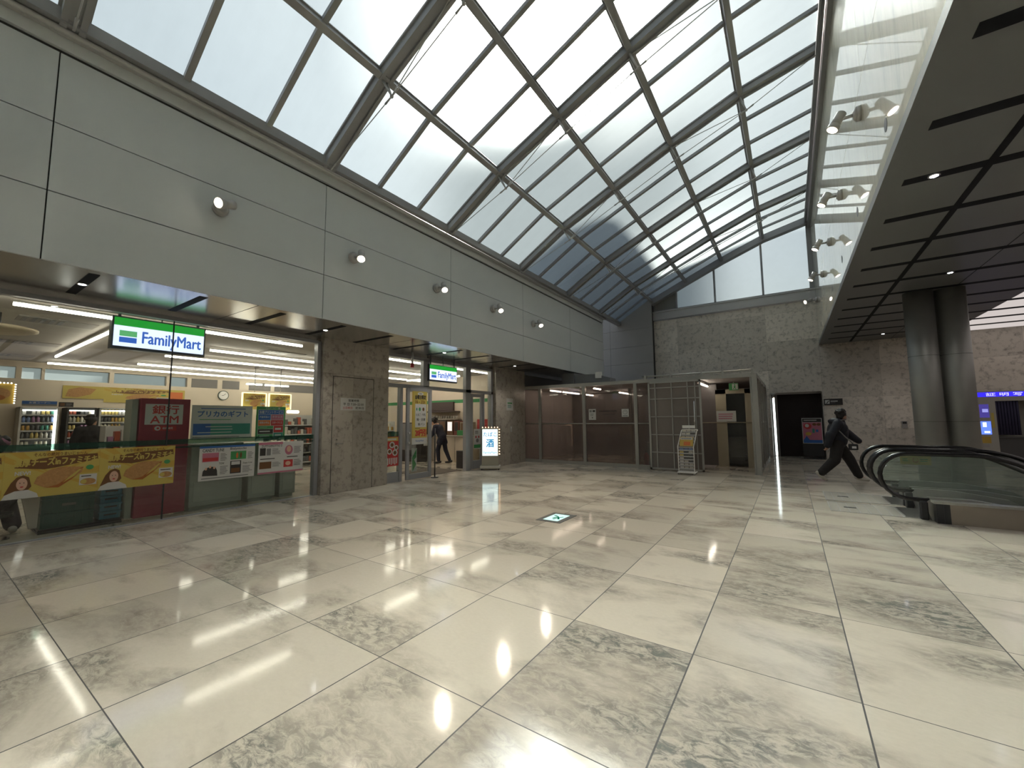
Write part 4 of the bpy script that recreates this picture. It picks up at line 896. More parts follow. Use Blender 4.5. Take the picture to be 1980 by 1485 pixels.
# ------------------------------------------------------------------ door in the stone pier
t = empty('door_1', (PXL, 5.6, 0)); t['kind'] = 'structure'
m = MB(); m.box(PXL - .004, PXL + .004, 5.09, 6.11, 0.01, 2.47); m.build('door_leaf', M_PIER, t)
m = MB()
for (a, b, c, d) in ((5.08, 5.092, 0, 2.48), (6.108, 6.12, 0, 2.48), (5.08, 6.12, 2.468, 2.482)): m.box(PXL - .005, PXL + .0055, a, b, c, d)
m.build('joint', M_JOINT, t)
m = MB(); m.cyl((PXL, 5.2, 1.03), (PXL + .05, 5.2, 1.03), .015, 10); m.rbox(PXL + .035, PXL + .055, 5.19, 5.33, 1.02, 1.04, .005); m.cyl((PXL + .004, 5.2, 1.12), (PXL + .01, 5.2, 1.12), .015, 12); m.build('door_handle', M_CHROME, t)
s = Sheet((PXL + .008, 5.27, 1.75), U, V, .63, .27)
s.text('営業時間', .30, .72, .70, .90, K_, 1, .02); s.text('平 日 7:30~22:00', .10, .92, .38, .60, K_, 1, .02); s.text('土日祝日', .09, .46, .10, .30, R_, 1, .02); s.text('定休日', .58, .92, .10, .30, K_, 1, .02); s.done('opening_hours_plate', 'white opening hours plate on the flush stone door', 'sign')
s = Sheet((PXL + .004, 11.56, 1.84), U, V, .40, .42); s.rect(.15, .85, .55, .66, GN); s.lines(.15, .85, .2, .48, 3, TE); s.done('shop_plate', 'small white plate on the second stone pier', 'sign')
t = thing('wall_intercom', (PXL, 11.8, 1.1), 'small steel switch plate low on the second stone pier', 'switch plate'); m = MB(); m.rbox(PXL, PXL + .012, 11.76, 11.88, 1.10, 1.30, .003); m.build('plate', M_STEELL, t); m = MB(); m.cyl((PXL + .012, 11.82, 1.24), (PXL + .02, 11.82, 1.24), .018, 12); m.build('button', E_LAMP if False else M_WHITE, t)

# ------------------------------------------------------------------ tobacco and sake light box
ang = math.atan2(10.2, -7.72) - math.pi / 2   # direction the box faces away from the viewer
lb = tag(empty('sign_light_box', (0, 0, 0)), 'glowing tobacco and sake sign box edged with bulbs by the pier', 'sign box')
WLOC[lb.name] = Vector((0, 0, 0))
m = MB(); m.rbox(-.26, .26, -.12, .12, .10, 1.27, .015); m.build('cabinet', mat('beige_sign_cabinet', (.33, .31, .25), .45), lb)
m = MB(); m.rbox(-.31, .31, -.20, .20, .045, .13, .02); m.build('base', mat('pale_plastic_base', (.45, .43, .38), .5), lb)
for (x, y) in ((-.26, -.15), (.26, -.15), (-.26, .15), (.26, .15)): m = MB(); m.cyl((x - .012, y, .0225), (x + .012, y, .0225), .0225, 12); m.build('caster', M_BLACK, lb)
fc = MB(); fc.add([(-.235, -.122, .43), (.235, -.122, .43), (.235, -.122, 1.235), (-.235, -.122, 1.235)], [(0, 1, 2, 3)]); fc.build('face_panel', emat('lit_sign_face', (.72, .93, .90), 1.0), lb, recalc=False)
tm = MB(); o = (-.235, -.1235, .43)
put_text(tm, 'たばこ', o, (1, 0, 0), (0, 0, 1), .03, .445, .585, .715, 0, .02); put_text(tm, '酒', o, (1, 0, 0), (0, 0, 1), .12, .35, .26, .50, 0, .03); put_text(tm, 'FamilyMart', o, (1, 0, 0), (0, 0, 1), .03, .44, .05, .125, 0, .02)
tm.build('lettering', emat('lit_deep_blue', (.01, .16, .36), .8), lb, recalc=False)
for k in range(6): m = MB(); m.ell((-.23 + k * .092, -.10, 1.29), .017, .017, .017, 8, 6); m.build('bulb', emat('warm_bulb', (1, .62, .35), 2.2), lb)
for k in range(10): m = MB(); m.ell((.285, -.10, .48 + k * .083), .017, .017, .017, 8, 6); m.build('bulb', emat('warm_bulb', (1, .62, .35), 2.2), lb)
lb.location = (-7.72, 10.2, 0); lb.rotation_euler = (0, 0, math.radians(33))

# exit light set in the floor
t = thing('floor_exit_light', (-3.06, 5.72, 0), 'glowing green running man exit light set in the floor', 'exit light')
m = MB(); m.rbox(-3.27, -2.86, 5.44, 6.02, 0.0005, .006, .002); m.build('frame', mat('dark_floor_frame', (.05, .055, .055), .4), t)
m = MB(); m.add([(-3.19, 5.52, .0068), (-2.94, 5.52, .0068), (-2.94, 5.94, .0068), (-3.19, 5.94, .0068)], [(0, 1, 2, 3)], 0)
m.add([(-3.13 + .03 * math.cos(a * .7), 5.83 + .03 * math.sin(a * .7), .0075) for a in range(9)], [tuple(range(9))], 1)
for (p, q) in (((-3.09, 5.80), (-3.02, 5.72)), ((-3.07, 5.78), (-3.10, 5.66)), ((-3.03, 5.73), (-2.98, 5.80)), ((-3.04, 5.72), (-3.06, 5.60)), ((-3.03, 5.72), (-2.98, 5.63))):
    d = Vector((q[0] - p[0], q[1] - p[1], 0)).normalized(); nn = Vector((-d.y, d.x, 0)) * .016; m.add([Vector((*p, .0075)) - nn, Vector((*p, .0075)) + nn, Vector((*q, .0075)) + nn, Vector((*q, .0075)) - nn], [(0, 1, 2, 3)], 1)
m.build('lit_panel', [emat('exit_light_white', (.55, .90, .75), .85), emat('exit_light_green', (.01, .16, .09), .5)], t, recalc=False)
# ------------------------------------------------------------------ smoking booth
BY = 12.8; BXL, BXR = -8.2, -0.75; BH = 2.62; BYE = 18.3
bt = thing('smoking_booth', (-4.5, 15.5, 0), 'long aluminium and tinted glass smoking booth in front of the stone wall', 'booth')
M_TINT = glassmat('tinted_booth_glass', (0.74, 0.69, 0.67), 0.75, 0.03, 0.15, (0.30, 0.26, 0.25))
M_TINTL = glassmat('lattice_panel_film', (0.62, 0.56, 0.53), 0.5, 0.05, 0.72, (0.245, 0.215, 0.195))
M_BFR = mat('booth_aluminium', (0.34, 0.335, 0.31), 0.35, 0.35)
M_BIN = mat('booth_inner_wall', (0.42, 0.37, 0.35), 0.6)
posts = [-8.14, -7.43, -5.72, -3.98]
for x in posts:
    m = MB(); m.box(x - .05, x + .05, BY - .05, BY + .05, 0, BH); m.box(x - .015, x + .015, BY - .058, BY - .05, 0, BH); m.build('post', M_BFR, bt)
m = MB(); m.box(BXR - .06, BXR + .06, BY - .06, BY + .06, 0, BH + .1); m.box(BXR - .11, BXR - .065, BY - .03, BY + .03, 0, BH); m.build('corner_post', M_BFR, bt)
m = MB(); m.box(BXL, BXR, BY - .05, BY + .06, BH, BH + .11); m.build('header_beam', M_BFR, bt)
m = MB(); m.cyl((-3.75, BY - .02, BH + .19), (BXR, BY - .02, BH + .19), .025, 10)
for x in (-3.65, -2.9, -2.05, -1.5, BXR - .03): m.box(x - .03, x + .03, BY - .06, BY + .03, BH + .08, BH + .22)
m.build('top_rail', M_BFR, bt)
m = MB(); m.box(BXL, -3.6, BY - .04, BY + .04, 0, .11); m.build('bottom_rail', M_BFR, bt)
m = MB(); m.cyl((BXL, BY - .02, 1.37), (-3.55, BY - .02, 1.37), .018, 10); m.build('middle_rail', M_BFR, bt)
xs_ = [-8.14, -7.43, -5.72, -3.98, -3.5]
for a, b in zip(xs_, xs_[1:]):
    m = MB(); m.box(a + .05, b - .05, BY - .005, BY + .005, .11, BH); m.build('glass_panel', M_TINT, bt)
# big sliding lattice panel
m = MB(); DY = 12.62; x0, x1 = -3.54, -2.06
for (a, b, c, d) in ((x0, x0 + .05, .02, BH), (x1 - .05, x1, .02, BH), (x0, x1, .02, .07), (x0, x1, BH - .05, BH)): m.box(a, b, DY - .02, DY + .02, c, d)
for x in (-3.33, -2.86, -2.42, -2.22): m.box(x - .014, x + .014, DY - .012, DY + .012, .05, BH - .04)
for z in (.52, 1.04, 1.57, 2.10, 2.43): m.box(x0, x1, DY - .012, DY + .012, z - .014, z + .014)
m.build('sliding_frame', M_BFR, bt)
m = MB(); m.box(x0 + .04, x1 - .04, DY + .014, DY + .02, .06, BH - .04); m.build('sliding_panel', M_TINTL, bt)
m = MB(); m.cyl((-2.25, DY - .045, .75), (-2.25, DY - .045, 2.0), .014, 10); m.cyl((-2.25, DY - .045, .8), (-2.25, DY, .8), .01, 8); m.cyl((-2.25, DY - .045, 1.95), (-2.25, DY, 1.95), .01, 8); m.build('door_handle', M_CHROME, bt)
# right side: posts and glass going back
ys = [12.8, 13.9, 15.0, 16.1, 17.2, 18.25]
for y in ys[1:]:
    m = MB(); m.box(BXR - .05, BXR + .05, y - .05, y + .05, 0, BH); m.build('post', M_BFR, bt)
m = MB(); m.box(BXR - .05, BXR + .05, BY, BYE, BH, BH + .11); m.box(BXR - .04, BXR + .04, BY, BYE, 0, .1); m.cyl((BXR, BY, 1.37), (BXR, BYE, 1.37), .018, 10); m.build('side_rails', M_BFR, bt)
for a, b in zip(ys, ys[1:]):
    m = MB(); m.box(BXR - .005, BXR + .005, a + .05, b - .05, .1, BH); m.build('glass_panel', M_TINT, bt)
# inner walls, roof sheet, second row of posts
m = MB(); m.box(BXL, BXL + .05, BY, BYE, 0, BH); m.box(BXL, BXR, BYE, BYE + .05, 0, BH); m.build('inner_wall', M_BIN, bt)
m = MB(); m.box(BXL, BXR, BY + .06, BYE, BH + .04, BH + .08); m.build('roof_sheet', M_BIN, bt)
m = MB(); m.box(-3.6, -3.55, 14.4, BYE, 0, BH); m.box(-3.6, -1.95, 14.8, 14.84, 0, BH); m.box(BXL + .1, -3.7, 16.9, 16.94, 0, BH); m.build('partition', mat('brown_grey_partition', (.15, .13, .125), .35), bt)
for x in (-6.6, -4.75):
    m = MB(); m.box(x - .05, x + .05, 14.6, 14.7, 0, BH); m.build('inner_post', mat('dull_post', (.20, .175, .16), .4), bt)
# inner glass door seen through the opening
m = MB(); WD = mat('pale_oak_frame', (.36, .31, .22), .5)
for (a, b) in ((-1.96, -1.66), (-1.14, -.86)): m.box(a, b, 14.56, 14.64, 0, 2.42)
m.box(-1.96, -.80, 14.56, 14.64, 2.28, 2.42); m.cyl((-3.5, 14.55, 1.37), (-.8, 14.55, 1.37), .015, 8); m.build('inner_door_frame', WD, bt)
m = MB(); m.box(-1.66, -1.14, 14.595, 14.605, 0.02, 2.28); m.build('inner_door_glass', glassmat('dark_mirror_glass', (.10, .11, .12), 1.6, 0.01, 0.02, (.05, .06, .07)), bt)
m = MB(); m.box(-3.4, -2.0, 13.9, 14.5, 0.001, .03); m.build('step', M_BIN, bt)
for (x, a, b, lab) in ((-7.1, 13.0, 13.8, 'first tube lamp at the left end of the smoking booth'), (-7.1, 13.95, 15.4, 'second tube lamp from the booth glass, left row'), (-7.1, 15.9, 16.85, 'deepest tube lamp of the left row in the booth'),
                       (-5.45, 13.0, 13.6, 'nearest tube lamp of the middle row in the booth'), (-5.5, 15.65, 16.85, 'far tube lamp of the middle row in the booth'), (-2.2, 13.1, 15.0 - .3, 'tube lamp above the smoking booth entrance')):
    tube((x, a, 2.55), (x, b, 2.55), lab, 'tube lamps in the smoking booth', .022)
# notices on the booth glass
s = Sheet((-5.56, BY - .012, 1.49), (1, 0, 0), V, .25, .36, W_); s.rect(.1, .42, .70, .9, GR); s.rect(.55, .9, .72, .9, K_); s.lines(.2, .8, .35, .6, 3, GR); s.poly([(.4, .25), (.6, .25), (.5, .12)], K_); s.done('booth_notice', 'white notice with curled corners on the booth glass', 'notice')
s = Sheet((-4.44, BY - .012, 1.58), (1, 0, 0), V, .23, .25, W_); s.oval(.5, .6, .32, .28, GR); s.oval(.5, .6, .26, .22, W_, 2); s.oval(.42, .65, .05, .05, GR, 3); s.oval(.58, .65, .05, .05, GR, 3); s.rect(.15, .85, .1, .2, GR); s.done('booth_emblem', 'square white heart emblem plate on the booth glass', 'notice')
s = MB()
for k in range(16): xx = -5.20 + k * .038; s.box(xx, xx + .028, BY - .008, BY - .006, 1.75, 1.785 + (k % 3) * .006)
for k in range(12): xx = -5.06 + k * .032; s.box(xx, xx + .022, BY - .008, BY - .006, 1.66, 1.68)
s.build('lettering', M_PBLACK, bt)
s = Sheet((-1.95, 14.55, 1.40), (1, 0, 0), V, .55, .34, W_); s.lines(.1, .9, .2, .8, 3, PK); s.done('paper_notice', 'pinkish paper notice taped on the inner booth door', 'notice')
t = thing('exit_sign', (-1.42, 14.4, 2.42), 'green running man exit sign above the inner booth door', 'exit sign')
s = Sheet((-1.55, 14.50, 2.38), (1, 0, 0), V, .26, .22, GN); s.rect(.35, .95, .1, .9, W_); s.oval(.62, .75, .07, .09, GN, 2); s.poly([(.5, .6), (.72, .65), (.68, .35), (.8, .15), (.7, .15), (.6, .35), (.5, .15), (.42, .2), (.55, .42)], GN, 2); s.done('sign_face', parent=t)
m = MB(); m.box(-1.43, -1.41, 14.50, 14.52, 2.6, BH + .035); m.build('hanger', M_BFR, t)
t = thing('ashtray_stand', (-2.8, 13.6, 0), 'dark cylindrical ashtray stand just inside the booth', 'ashtray'); m = MB(); m.cyl((-2.8, 13.6, 0.0), (-2.8, 13.6, .8), .09, 16); m.build('body', M_DGREY, t); m = MB(); m.cyl((-2.8, 13.6, .8), (-2.8, 13.6, .86), .10, 16); m.build('top', M_CHROME, t)
t = thing('fire_extinguisher', (-3.78, 13.0, 0), 'red fire extinguisher behind the booth glass', 'fire extinguisher'); m = MB(); m.lathe((-3.78, 13.05, 0), [(0, 0), (.07, .01), (.07, .38), (.03, .46), (0, .47)], 16); m.build('cylinder', mat('extinguisher_red', (.25, .02, .02), .35), t); m = MB(); m.box(-3.80, -3.76, 12.98, 13.1, .47, .54); m.build('valve', M_BLACK, t)
t = thing('waste_bin', (-3.6, 13.3, 0), 'grey waste bin behind the booth glass beside the extinguisher', 'bin'); m = MB(); m.rbox(-3.78, -3.45, 13.2, 13.45, 0, .75, .02); m.build('body', mat('grey_green_bin', (.16, .18, .16), .5), t); m = MB(); m.rbox(-3.79, -3.44, 13.19, 13.46, .75, .80, .02); m.build('lid', M_DGREY, t)
# ventilation duct on top
t = thing('ventilation_duct', (-6.2, 14.0, BH + .08), 'pale grey ventilation duct lying on the booth roof', 'duct')
m = MB(); m.box(-7.05, -6.55, 13.8, 14.6, BH + .084, 3.22); m.build('fan_box', mat('pale_duct', (.20, .205, .215), .45), t)
m = MB(); m.prism([(-6.55, 13.85, BH + .084), (-5.2, 13.85, BH + .084), (-5.2, 13.85, 2.98), (-5.75, 13.85, 3.14), (-6.55, 13.85, 3.16)], (0, .6, 0)); m.build('duct_body', mat('pale_duct', (.20, .205, .215), .45), t)
m = MB(); m.box(-5.72, -5.5, 13.8, 13.9, 2.98, 3.20); m.build('junction_box', M_WHITE, t)

# ------------------------------------------------------------------ leaflet rack
t = thing('leaflet_rack', (-2.38, 12.0, 0), 'narrow white wire leaflet rack in front of the booth panel', 'leaflet rack')
xl, xr, yy = -2.60, -2.20, 11.95
for x, dx in ((xl, 0), (xr, 0)):
    m = MB(); m.tube([(x, yy, .03), (x, yy, .62), (x, yy - .02, .74), (x + .07, yy + .16, 1.16), (x + .09, yy + .18, 1.20)], .012, 8); m.build('side_rod', M_WHITE, t)
m = MB(); m.tube([(xl + .09, yy + .18, 1.20), (xr + .09, yy + .18, 1.20)], .012, 8)
m.box(xl + .1, xr + .02, yy + .17, yy + .19, 1.24, 1.32); m.build('top_plate', M_WHITE, t)
m = MB(); m.rbox(xl - .02, xr + .03, yy - .1, yy + .25, .05, .075, .005); m.build('base_tray', M_WHITE, t)
for (x, y) in ((xl, yy - .08), (xr, yy - .08), (xl, yy + .22), (xr, yy + .22)): m = MB(); m.cyl((x - .01, y, .025), (x + .01, y, .025), .025, 10); m.build('caster', M_DGREY, t)
for k in range(13):
    z = .14 + k * .082
    f = max(0, (z - .70) / .5); m = MB()
    m.box(xl + .01 + .07 * f, xr - .01 + .07 * f, yy + .02 + .18 * f, yy + .07 + .18 * f, z, z + .008); m.box(xl + .01 + .07 * f, xr - .01 + .07 * f, yy + .01 + .18 * f, yy + .014 + .18 * f, z, z + .03); m.build('wire_shelf', M_STEELL, t)
    for j in range(3):
        c = random.choice([0, 4, 7, 5]) if k not in (6, 7) else 6
        if j == 0 and k in (0, 1, 2, 3): c = 0
        if j == 0 and k in (4, 5): c = 9
        x = xl + .03 + .07 * f + j * .118
        q = MB(); q.box(x, x + .10, yy + .03 + .18 * f, yy + .045 + .18 * f, z + .009, z + .07); tag(q.build('leaflet', GOODS[c]), '%s leaflet, %s column, %s tier of the wire rack' % (names_c[c], ('left', 'middle', 'right')[j], ['lowest', 'second', 'third', 'fourth', 'fifth', 'sixth', 'seventh', 'eighth', 'ninth', 'tenth', 'eleventh', 'twelfth', 'top'][k]), 'leaflet', 'leaflets in the wire rack')
s = Sheet((xl + .05, yy - .025, .76), (1, 0, 0), Vector((0, .38, 1)), .34, .26, Y2); s.rect(.05, .95, .72, .95, W_); s.lines(.1, .9, .76, .9, 1, K_, 2); s.rect(.3, .8, .1, .5, OR); s.done('rack_card', 'orange card on the middle of the leaflet rack', 'card')
# ------------------------------------------------------------------ twin columns
for (x, y, r, lab) in ((2.46, 12.28, .245, 'left of the two tall steel-clad round columns behind the escalators'), (2.97, 12.36, .24, 'right of the two tall steel-clad round columns behind the escalators')):
    m = MB(); m.cyl((x, y, 0), (x, y, ZR - .001), r, 48)
    for z in (1.4, 2.8): m.cyl((x, y, z - .003), (x, y, z + .003), r + .0015, 48, 1)
    o = m.build('column', [mat('brushed_column_steel', (.30, .30, .28), .45, .4), M_JOINT]); o['kind'] = 'structure'; tag(o, lab)
# ------------------------------------------------------------------ escalators
M_HAND = mat('black_rubber_handrail', (.012, .012, .013), .22); M_EGL = glassmat('greenish_balustrade_glass', (.955, .975, .965), 1.0, 0.0, .04, (.3, .38, .35))
M_DECK = mat('brushed_deck_steel', (.42, .41, .39), .3, .7); M_CLAD = mat('beige_escalator_cladding', (.30, .255, .205), .5); M_STEP = mat('dark_step_metal', (.06, .062, .065), .4, .6)
XEND = 6.6
def rail_path(xs, xe=XEND, top=.95, lo=.28, c=1.43, r=.335):
    pts = [(1.95, lo - .01), (1.62, lo)]
    for k in range(13):
        a = math.radians(262 - k * 14.3); pts.append((c + r * math.cos(a), .615 + r * math.sin(a)))
    pts = [p for p in pts]; pts.append((xs, top)); R = 1.1
    for k in range(1, 7):
        a = math.radians(30 * k / 6); pts.append((xs + R * math.sin(a), top - R * (1 - math.cos(a))))
    x, z = pts[-1]; pts.append((xe, z - (xe - x) * math.tan(math.radians(30)))); return pts
def escalator(ya, yb, xs, label):
    t = thing('escalator', (2.6, (ya + yb) / 2, 0), label, 'escalator', 'pair of descending escalators')
    for y in (ya, yb):
        p = rail_path(xs); m = MB(); m.tube([(x, y, z) for x, z in p], .032, 10); m.build('handrail', M_HAND, t)
        up = p[2:]; ins = []
        for (x, z) in up: ins.append((x + (.03 if x < 1.43 else 0), z - .03 if z > .6 else z + .01))
        base = [(XEND, ins[-1][1] - .62), (xs + .6, .22), (xs, .30), (1.55, .30)]
        m = MB(); m.prism([(x, y - .006, z) for x, z in ins + base], (0, .012, 0)); m.build('balustrade_glass', M_EGL, t)
        m = MB(); q = [(1.62, .30), (1.56, .24), (1.62, .0), (2.2, 0.0), (XEND, -2.6), (XEND, ins[-1][1] - .60), (xs + .6, .24), (xs, .33), (1.6, .33)]
        m.prism([(x, y - .045, z) for x, z in q], (0, .09, 0)); m.build('skirt_deck', M_DECK, t)
        m = MB(); m.rbox(1.50, 1.60, y - .05, y + .05, .0, .27, .02); m.build('newel_base', M_STEP, t)
    m = MB(); m.box(1.35, 2.06, ya + .05, yb - .05, .0005, .012)
    for k in range(30): yy = ya + .07 + k * (yb - ya - .14) / 29; m.box(1.36, 2.06, yy - .004, yy + .004, .012, .016)
    m.build('comb_plate', M_DECK, t)
    x, z = 2.06, -.01
    for k in range(9):
        m = MB(); m.box(x, x + .42, ya + .06, yb - .06, z - .2, z)
        for j in range(12): yy = ya + .1 + j * (yb - ya - .2) / 11; m.box(x, x + .41, yy - .012, yy + .012, z, z + .008)
        m.build('step', M_STEP, t); x += .40; z -= 0.0 if k < 1 else .2
    return t
escalator(8.50, 9.40, 2.05, 'nearer glass-sided escalator going down to the right')
escalator(9.60, 10.50, 2.40, 'farther glass-sided escalator next to the twin columns')
w_ = MB(); w_.box(WX0, 7.5, WY0 - .08, WY0, -2.8, -.0); w_.box(WX0, 7.5, WY1, WY1 + .08, -2.8, 0); w_.box(WX0 - .08, WX0, WY0, WY1, -2.8, -.0); w_.box(7.5, 7.58, WY0, WY1, -2.8, 0); w_.box(WX0, 7.5, WY0, WY1, -2.9, -2.8)
w_.build('wall_well', M_DGREY, kind='structure')
t = thing('escalator_parapet', (4.5, 8.34, 0), 'low beige parapet along the near side of the escalators', 'parapet')
m = MB(); m.box(1.78, 7.5, 8.28, 8.42, 0, .27); m.build('cladding', M_CLAD, t); m = MB(); m.box(1.62, 7.5, 8.27, 8.45, .27, .30); m.build('cap', M_DECK, t)
m = MB(); m.box(1.66, 1.78, 8.28, 8.42, 0, .27); m.box(1.64, 1.66, 8.27, 8.43, 0, .27); m.box(1.715, 1.72, 8.275, 8.28, 0, .27); m.build('end_post', M_STEP, t)
# floor hatches in front of the escalators
for (a, b, lab) in ((8.50, 9.38, 'nearer steel floor hatch in front of the escalator'), (9.58, 10.60, 'farther steel floor hatch in front of the escalator')):
    t = thing('floor_hatch', (1.0, (a + b) / 2, 0), lab, 'floor hatch', 'floor hatches by the escalators')
    m = MB(); m.box(.46, 1.50, a, b, .0005, .004); m.build('plate', mat('worn_hatch_steel', (.36, .335, .28), .4, .15), t)
    m = MB()
    for k in range(1, 9): x = .46 + k * .125; m.box(x - .004, x + .004, a + .02, b - .02, .004, .006)
    for (p, q) in ((.46, .47), (1.49, 1.50)): m.box(p, q, a, b, .004, .006)
    m.box(.46, 1.5, a, a + .012, .004, .006); m.box(.46, 1.5, b - .012, b, .004, .006); m.build('grooves', M_STEELL, t)
    m = MB(); c = (a + b) / 2; m.rbox(.66, .82, c - .03, c + .03, .004, .01, .002); m.build('lifting_handle', M_BLACK, t)
# caution sign on the far balustrade
s = Sheet((1.66, 10.53, .62), (1, 0, 0), V, .42, .17, Y_)
s.rect(0, 1, 0, 1, W_ if 0 else Y_); s.oval(.5, .5, .1, .3, R_); s.oval(.5, .5, .07, .2, Y_, 2); s.lines(.08, .35, .3, .7, 2, GN); s.lines(.65, .92, .3, .7, 2, GN); s.done('caution_sign', 'pale yellow caution sign behind the escalator glass', 'sign')

# ------------------------------------------------------------------ far wall fittings
t = thing('direction_sign', (1.32, 18.97, 1.96), 'black direction sign on the stone wall beside the dark opening', 'sign')
m = MB(); m.box(1.06, 1.60, 18.965, 19.0, 1.96, 2.19); m.build('plate', M_BLACK, t)
s = Sheet((1.06, 18.962, 1.96), (1, 0, 0), V, .54, .23, K_); s.rect(.06, .30, .2, .8, W_); s.poly([(.10, .25), (.26, .75), (.26, .55), (.16, .25)], K_, 2); s.lines(.36, .92, .45, .75, 1, W_); s.lines(.36, .75, .28, .4, 1, GR); s.done('lettering', parent=t)
t = thing('wall_control_plate', (3.18, 18.98, 1.12), 'small dark control plate on the far stone wall', 'control plate'); m = MB(); m.rbox(3.12, 3.26, 18.97, 19.0, 1.12, 1.36, .004); m.build('plate', M_DGREY, t); m = MB(); m.box(3.14, 3.24, 18.966, 18.972, 1.27, 1.34); m.build('window', M_BLACK, t)
# poster stand in the opening
t = thing('poster_stand', (.66, 18.75, 0), 'pink event poster on a black stand in the dark opening', 'poster stand')
s = Sheet((.34, 18.72, .56), (1, 0, 0), V, .60, .93, W_); s.rect(.03, .97, .84, .98, K_); s.text('さんりくフェア', .1, .9, .88, .95, W_, 2) if False else s.lines(.1, .9, .88, .95, 1, W_, 2); s.rect(.03, .97, .02, .83, PK); s.oval(.28, .68, .2, .12, R_, 2); s.oval(.25, .70, .1, .07, W_, 3); s.oval(.62, .75, .1, .05, BR, 2); s.oval(.83, .75, .1, .05, BR, 2)
s.rect(.5, .62, .42, .58, TE, 2); s.rect(.66, .92, .38, .6, PK, 2); s.rect(.68, .8, .45, .55, BL, 3); s.oval(.3, .38, .15, .07, Y2, 2); s.rect(.03, .97, .02, .14, BL, 2); s.poly([(.05, .14), (.2, .3), (.35, .14)], BL, 3); s.done('poster', parent=t)
m = MB(); m.box(.33, .95, 18.725, 18.745, .1, 1.50); m.box(.33, .95, 18.68, 18.88, 0, .03); m.box(.62, .66, 18.73, 18.78, 0.03, .6); m.build('stand_frame', M_BLACK, t)
# door left ajar: bright gap of daylight
gpp = MB(); gpp.box(-.60, -.56, 19.45, 19.55, 0, 2.42); gpp.box(-.485, -.40, 19.45, 19.85, 0, 2.44); gpp.build('door_3', M_DGREY, kind='structure')
dlg = MB(); dlg.add([(-.56, 19.62, 0.02), (-.485, 19.62, 0.02), (-.485, 19.62, 2.30), (-.56, 19.62, 2.30)], [(0, 1, 2, 3)])
dlg.build('window_12', emat('daylit_gap', (.85, .97, .95), 2.2), kind='structure', recalc=False)

# ------------------------------------------------------------------ photo booth
t = thing('photo_booth', (5.6, 18.55, 0), 'white identity photo booth with blue lit header against the far wall', 'photo booth')
FY = 18.2; PWm = mat('booth_white', (.34, .33, .29), .4)
m = MB(); m.box(4.64, 5.08, FY, FY + .72, .08, 2.25); m.box(5.08, 6.6, FY, FY + .72, 1.95, 2.25); m.box(5.08, 6.6, FY + .62, FY + .72, .08, 1.95); m.box(6.2, 6.6, FY, FY + .72, .08, 1.95); m.box(4.62, 6.62, FY + .02, FY + .72, 0, .08); m.build('cabinet', PWm, t)
m = MB(); m.box(4.66, 6.6, FY - .004, FY, 2.08, 2.22); m.build('header_panel', emat('lit_blue_header', (.03, .02, .62), 1.0), t)
m = MB(); put_text(m, '証 明 写 真', (4.66, FY - .006, 2.08), (1, 0, 0), (0, 0, 1), .25, 1.25, .02, .12, 0, .02); m.build('lettering', emat('lit_header_text', (.45, .42, 1.0), 1.0), t, recalc=False)
m = MB(); m.box(5.08, 5.55, FY + .05, FY + .07, .95, 1.95); 
for k in range(8): m.cyl((5.10 + k * .06, FY + .05, .95), (5.10 + k * .06, FY + .05, 1.95), .028, 8)
m.build('curtain', mat('dark_blue_curtain', (.02, .018, .05), .8), t)
m = MB(); m.box(5.08, 6.2, FY + .02, FY + .04, .86, .90); m.box(5.08, 6.2, FY + .06, FY + .10, .08, .86); m.build('lower_panel', mat('dark_panel', (.06, .06, .06), .5), t)
def pan(a, b, c, d, mt, n_, y=FY - .004):
    m = MB(); m.box(a, b, y, FY, c, d); m.build(n_, mt, t)
pan(4.67, 4.94, 1.46, 1.86, emat('lit_poster', (.04, .03, .16), 1.0), 'poster_panel'); pan(4.67, 4.74, 1.5, 1.84, M_PSKIN, 'portrait', FY - .006); pan(4.80, 4.92, 1.62, 1.72, emat('lit_poster_text', (.25, .25, .6), .8), 'poster_text', FY - .006)
pan(4.68, 4.95, .96, 1.35, emat('lit_screen', (.10, .18, .85), 1.0), 'screen'); pan(4.78, 4.86, 1.18, 1.32, emat('screen_white', (.6, .7, 1.0), 1.0), 'screen_photos', FY - .006); pan(4.80, 4.92, 1.0, 1.06, emat('screen_white', (.6, .7, 1.0), 1.0), 'screen_button', FY - .006)
pan(4.69, 4.92, .70, .90, M_PYEL2, 'yellow_panel'); pan(4.70, 4.88, .58, .66, M_DGREY, 'slot'); pan(4.97, 5.03, 1.16, 1.60, M_PYEL, 'yellow_sticker')
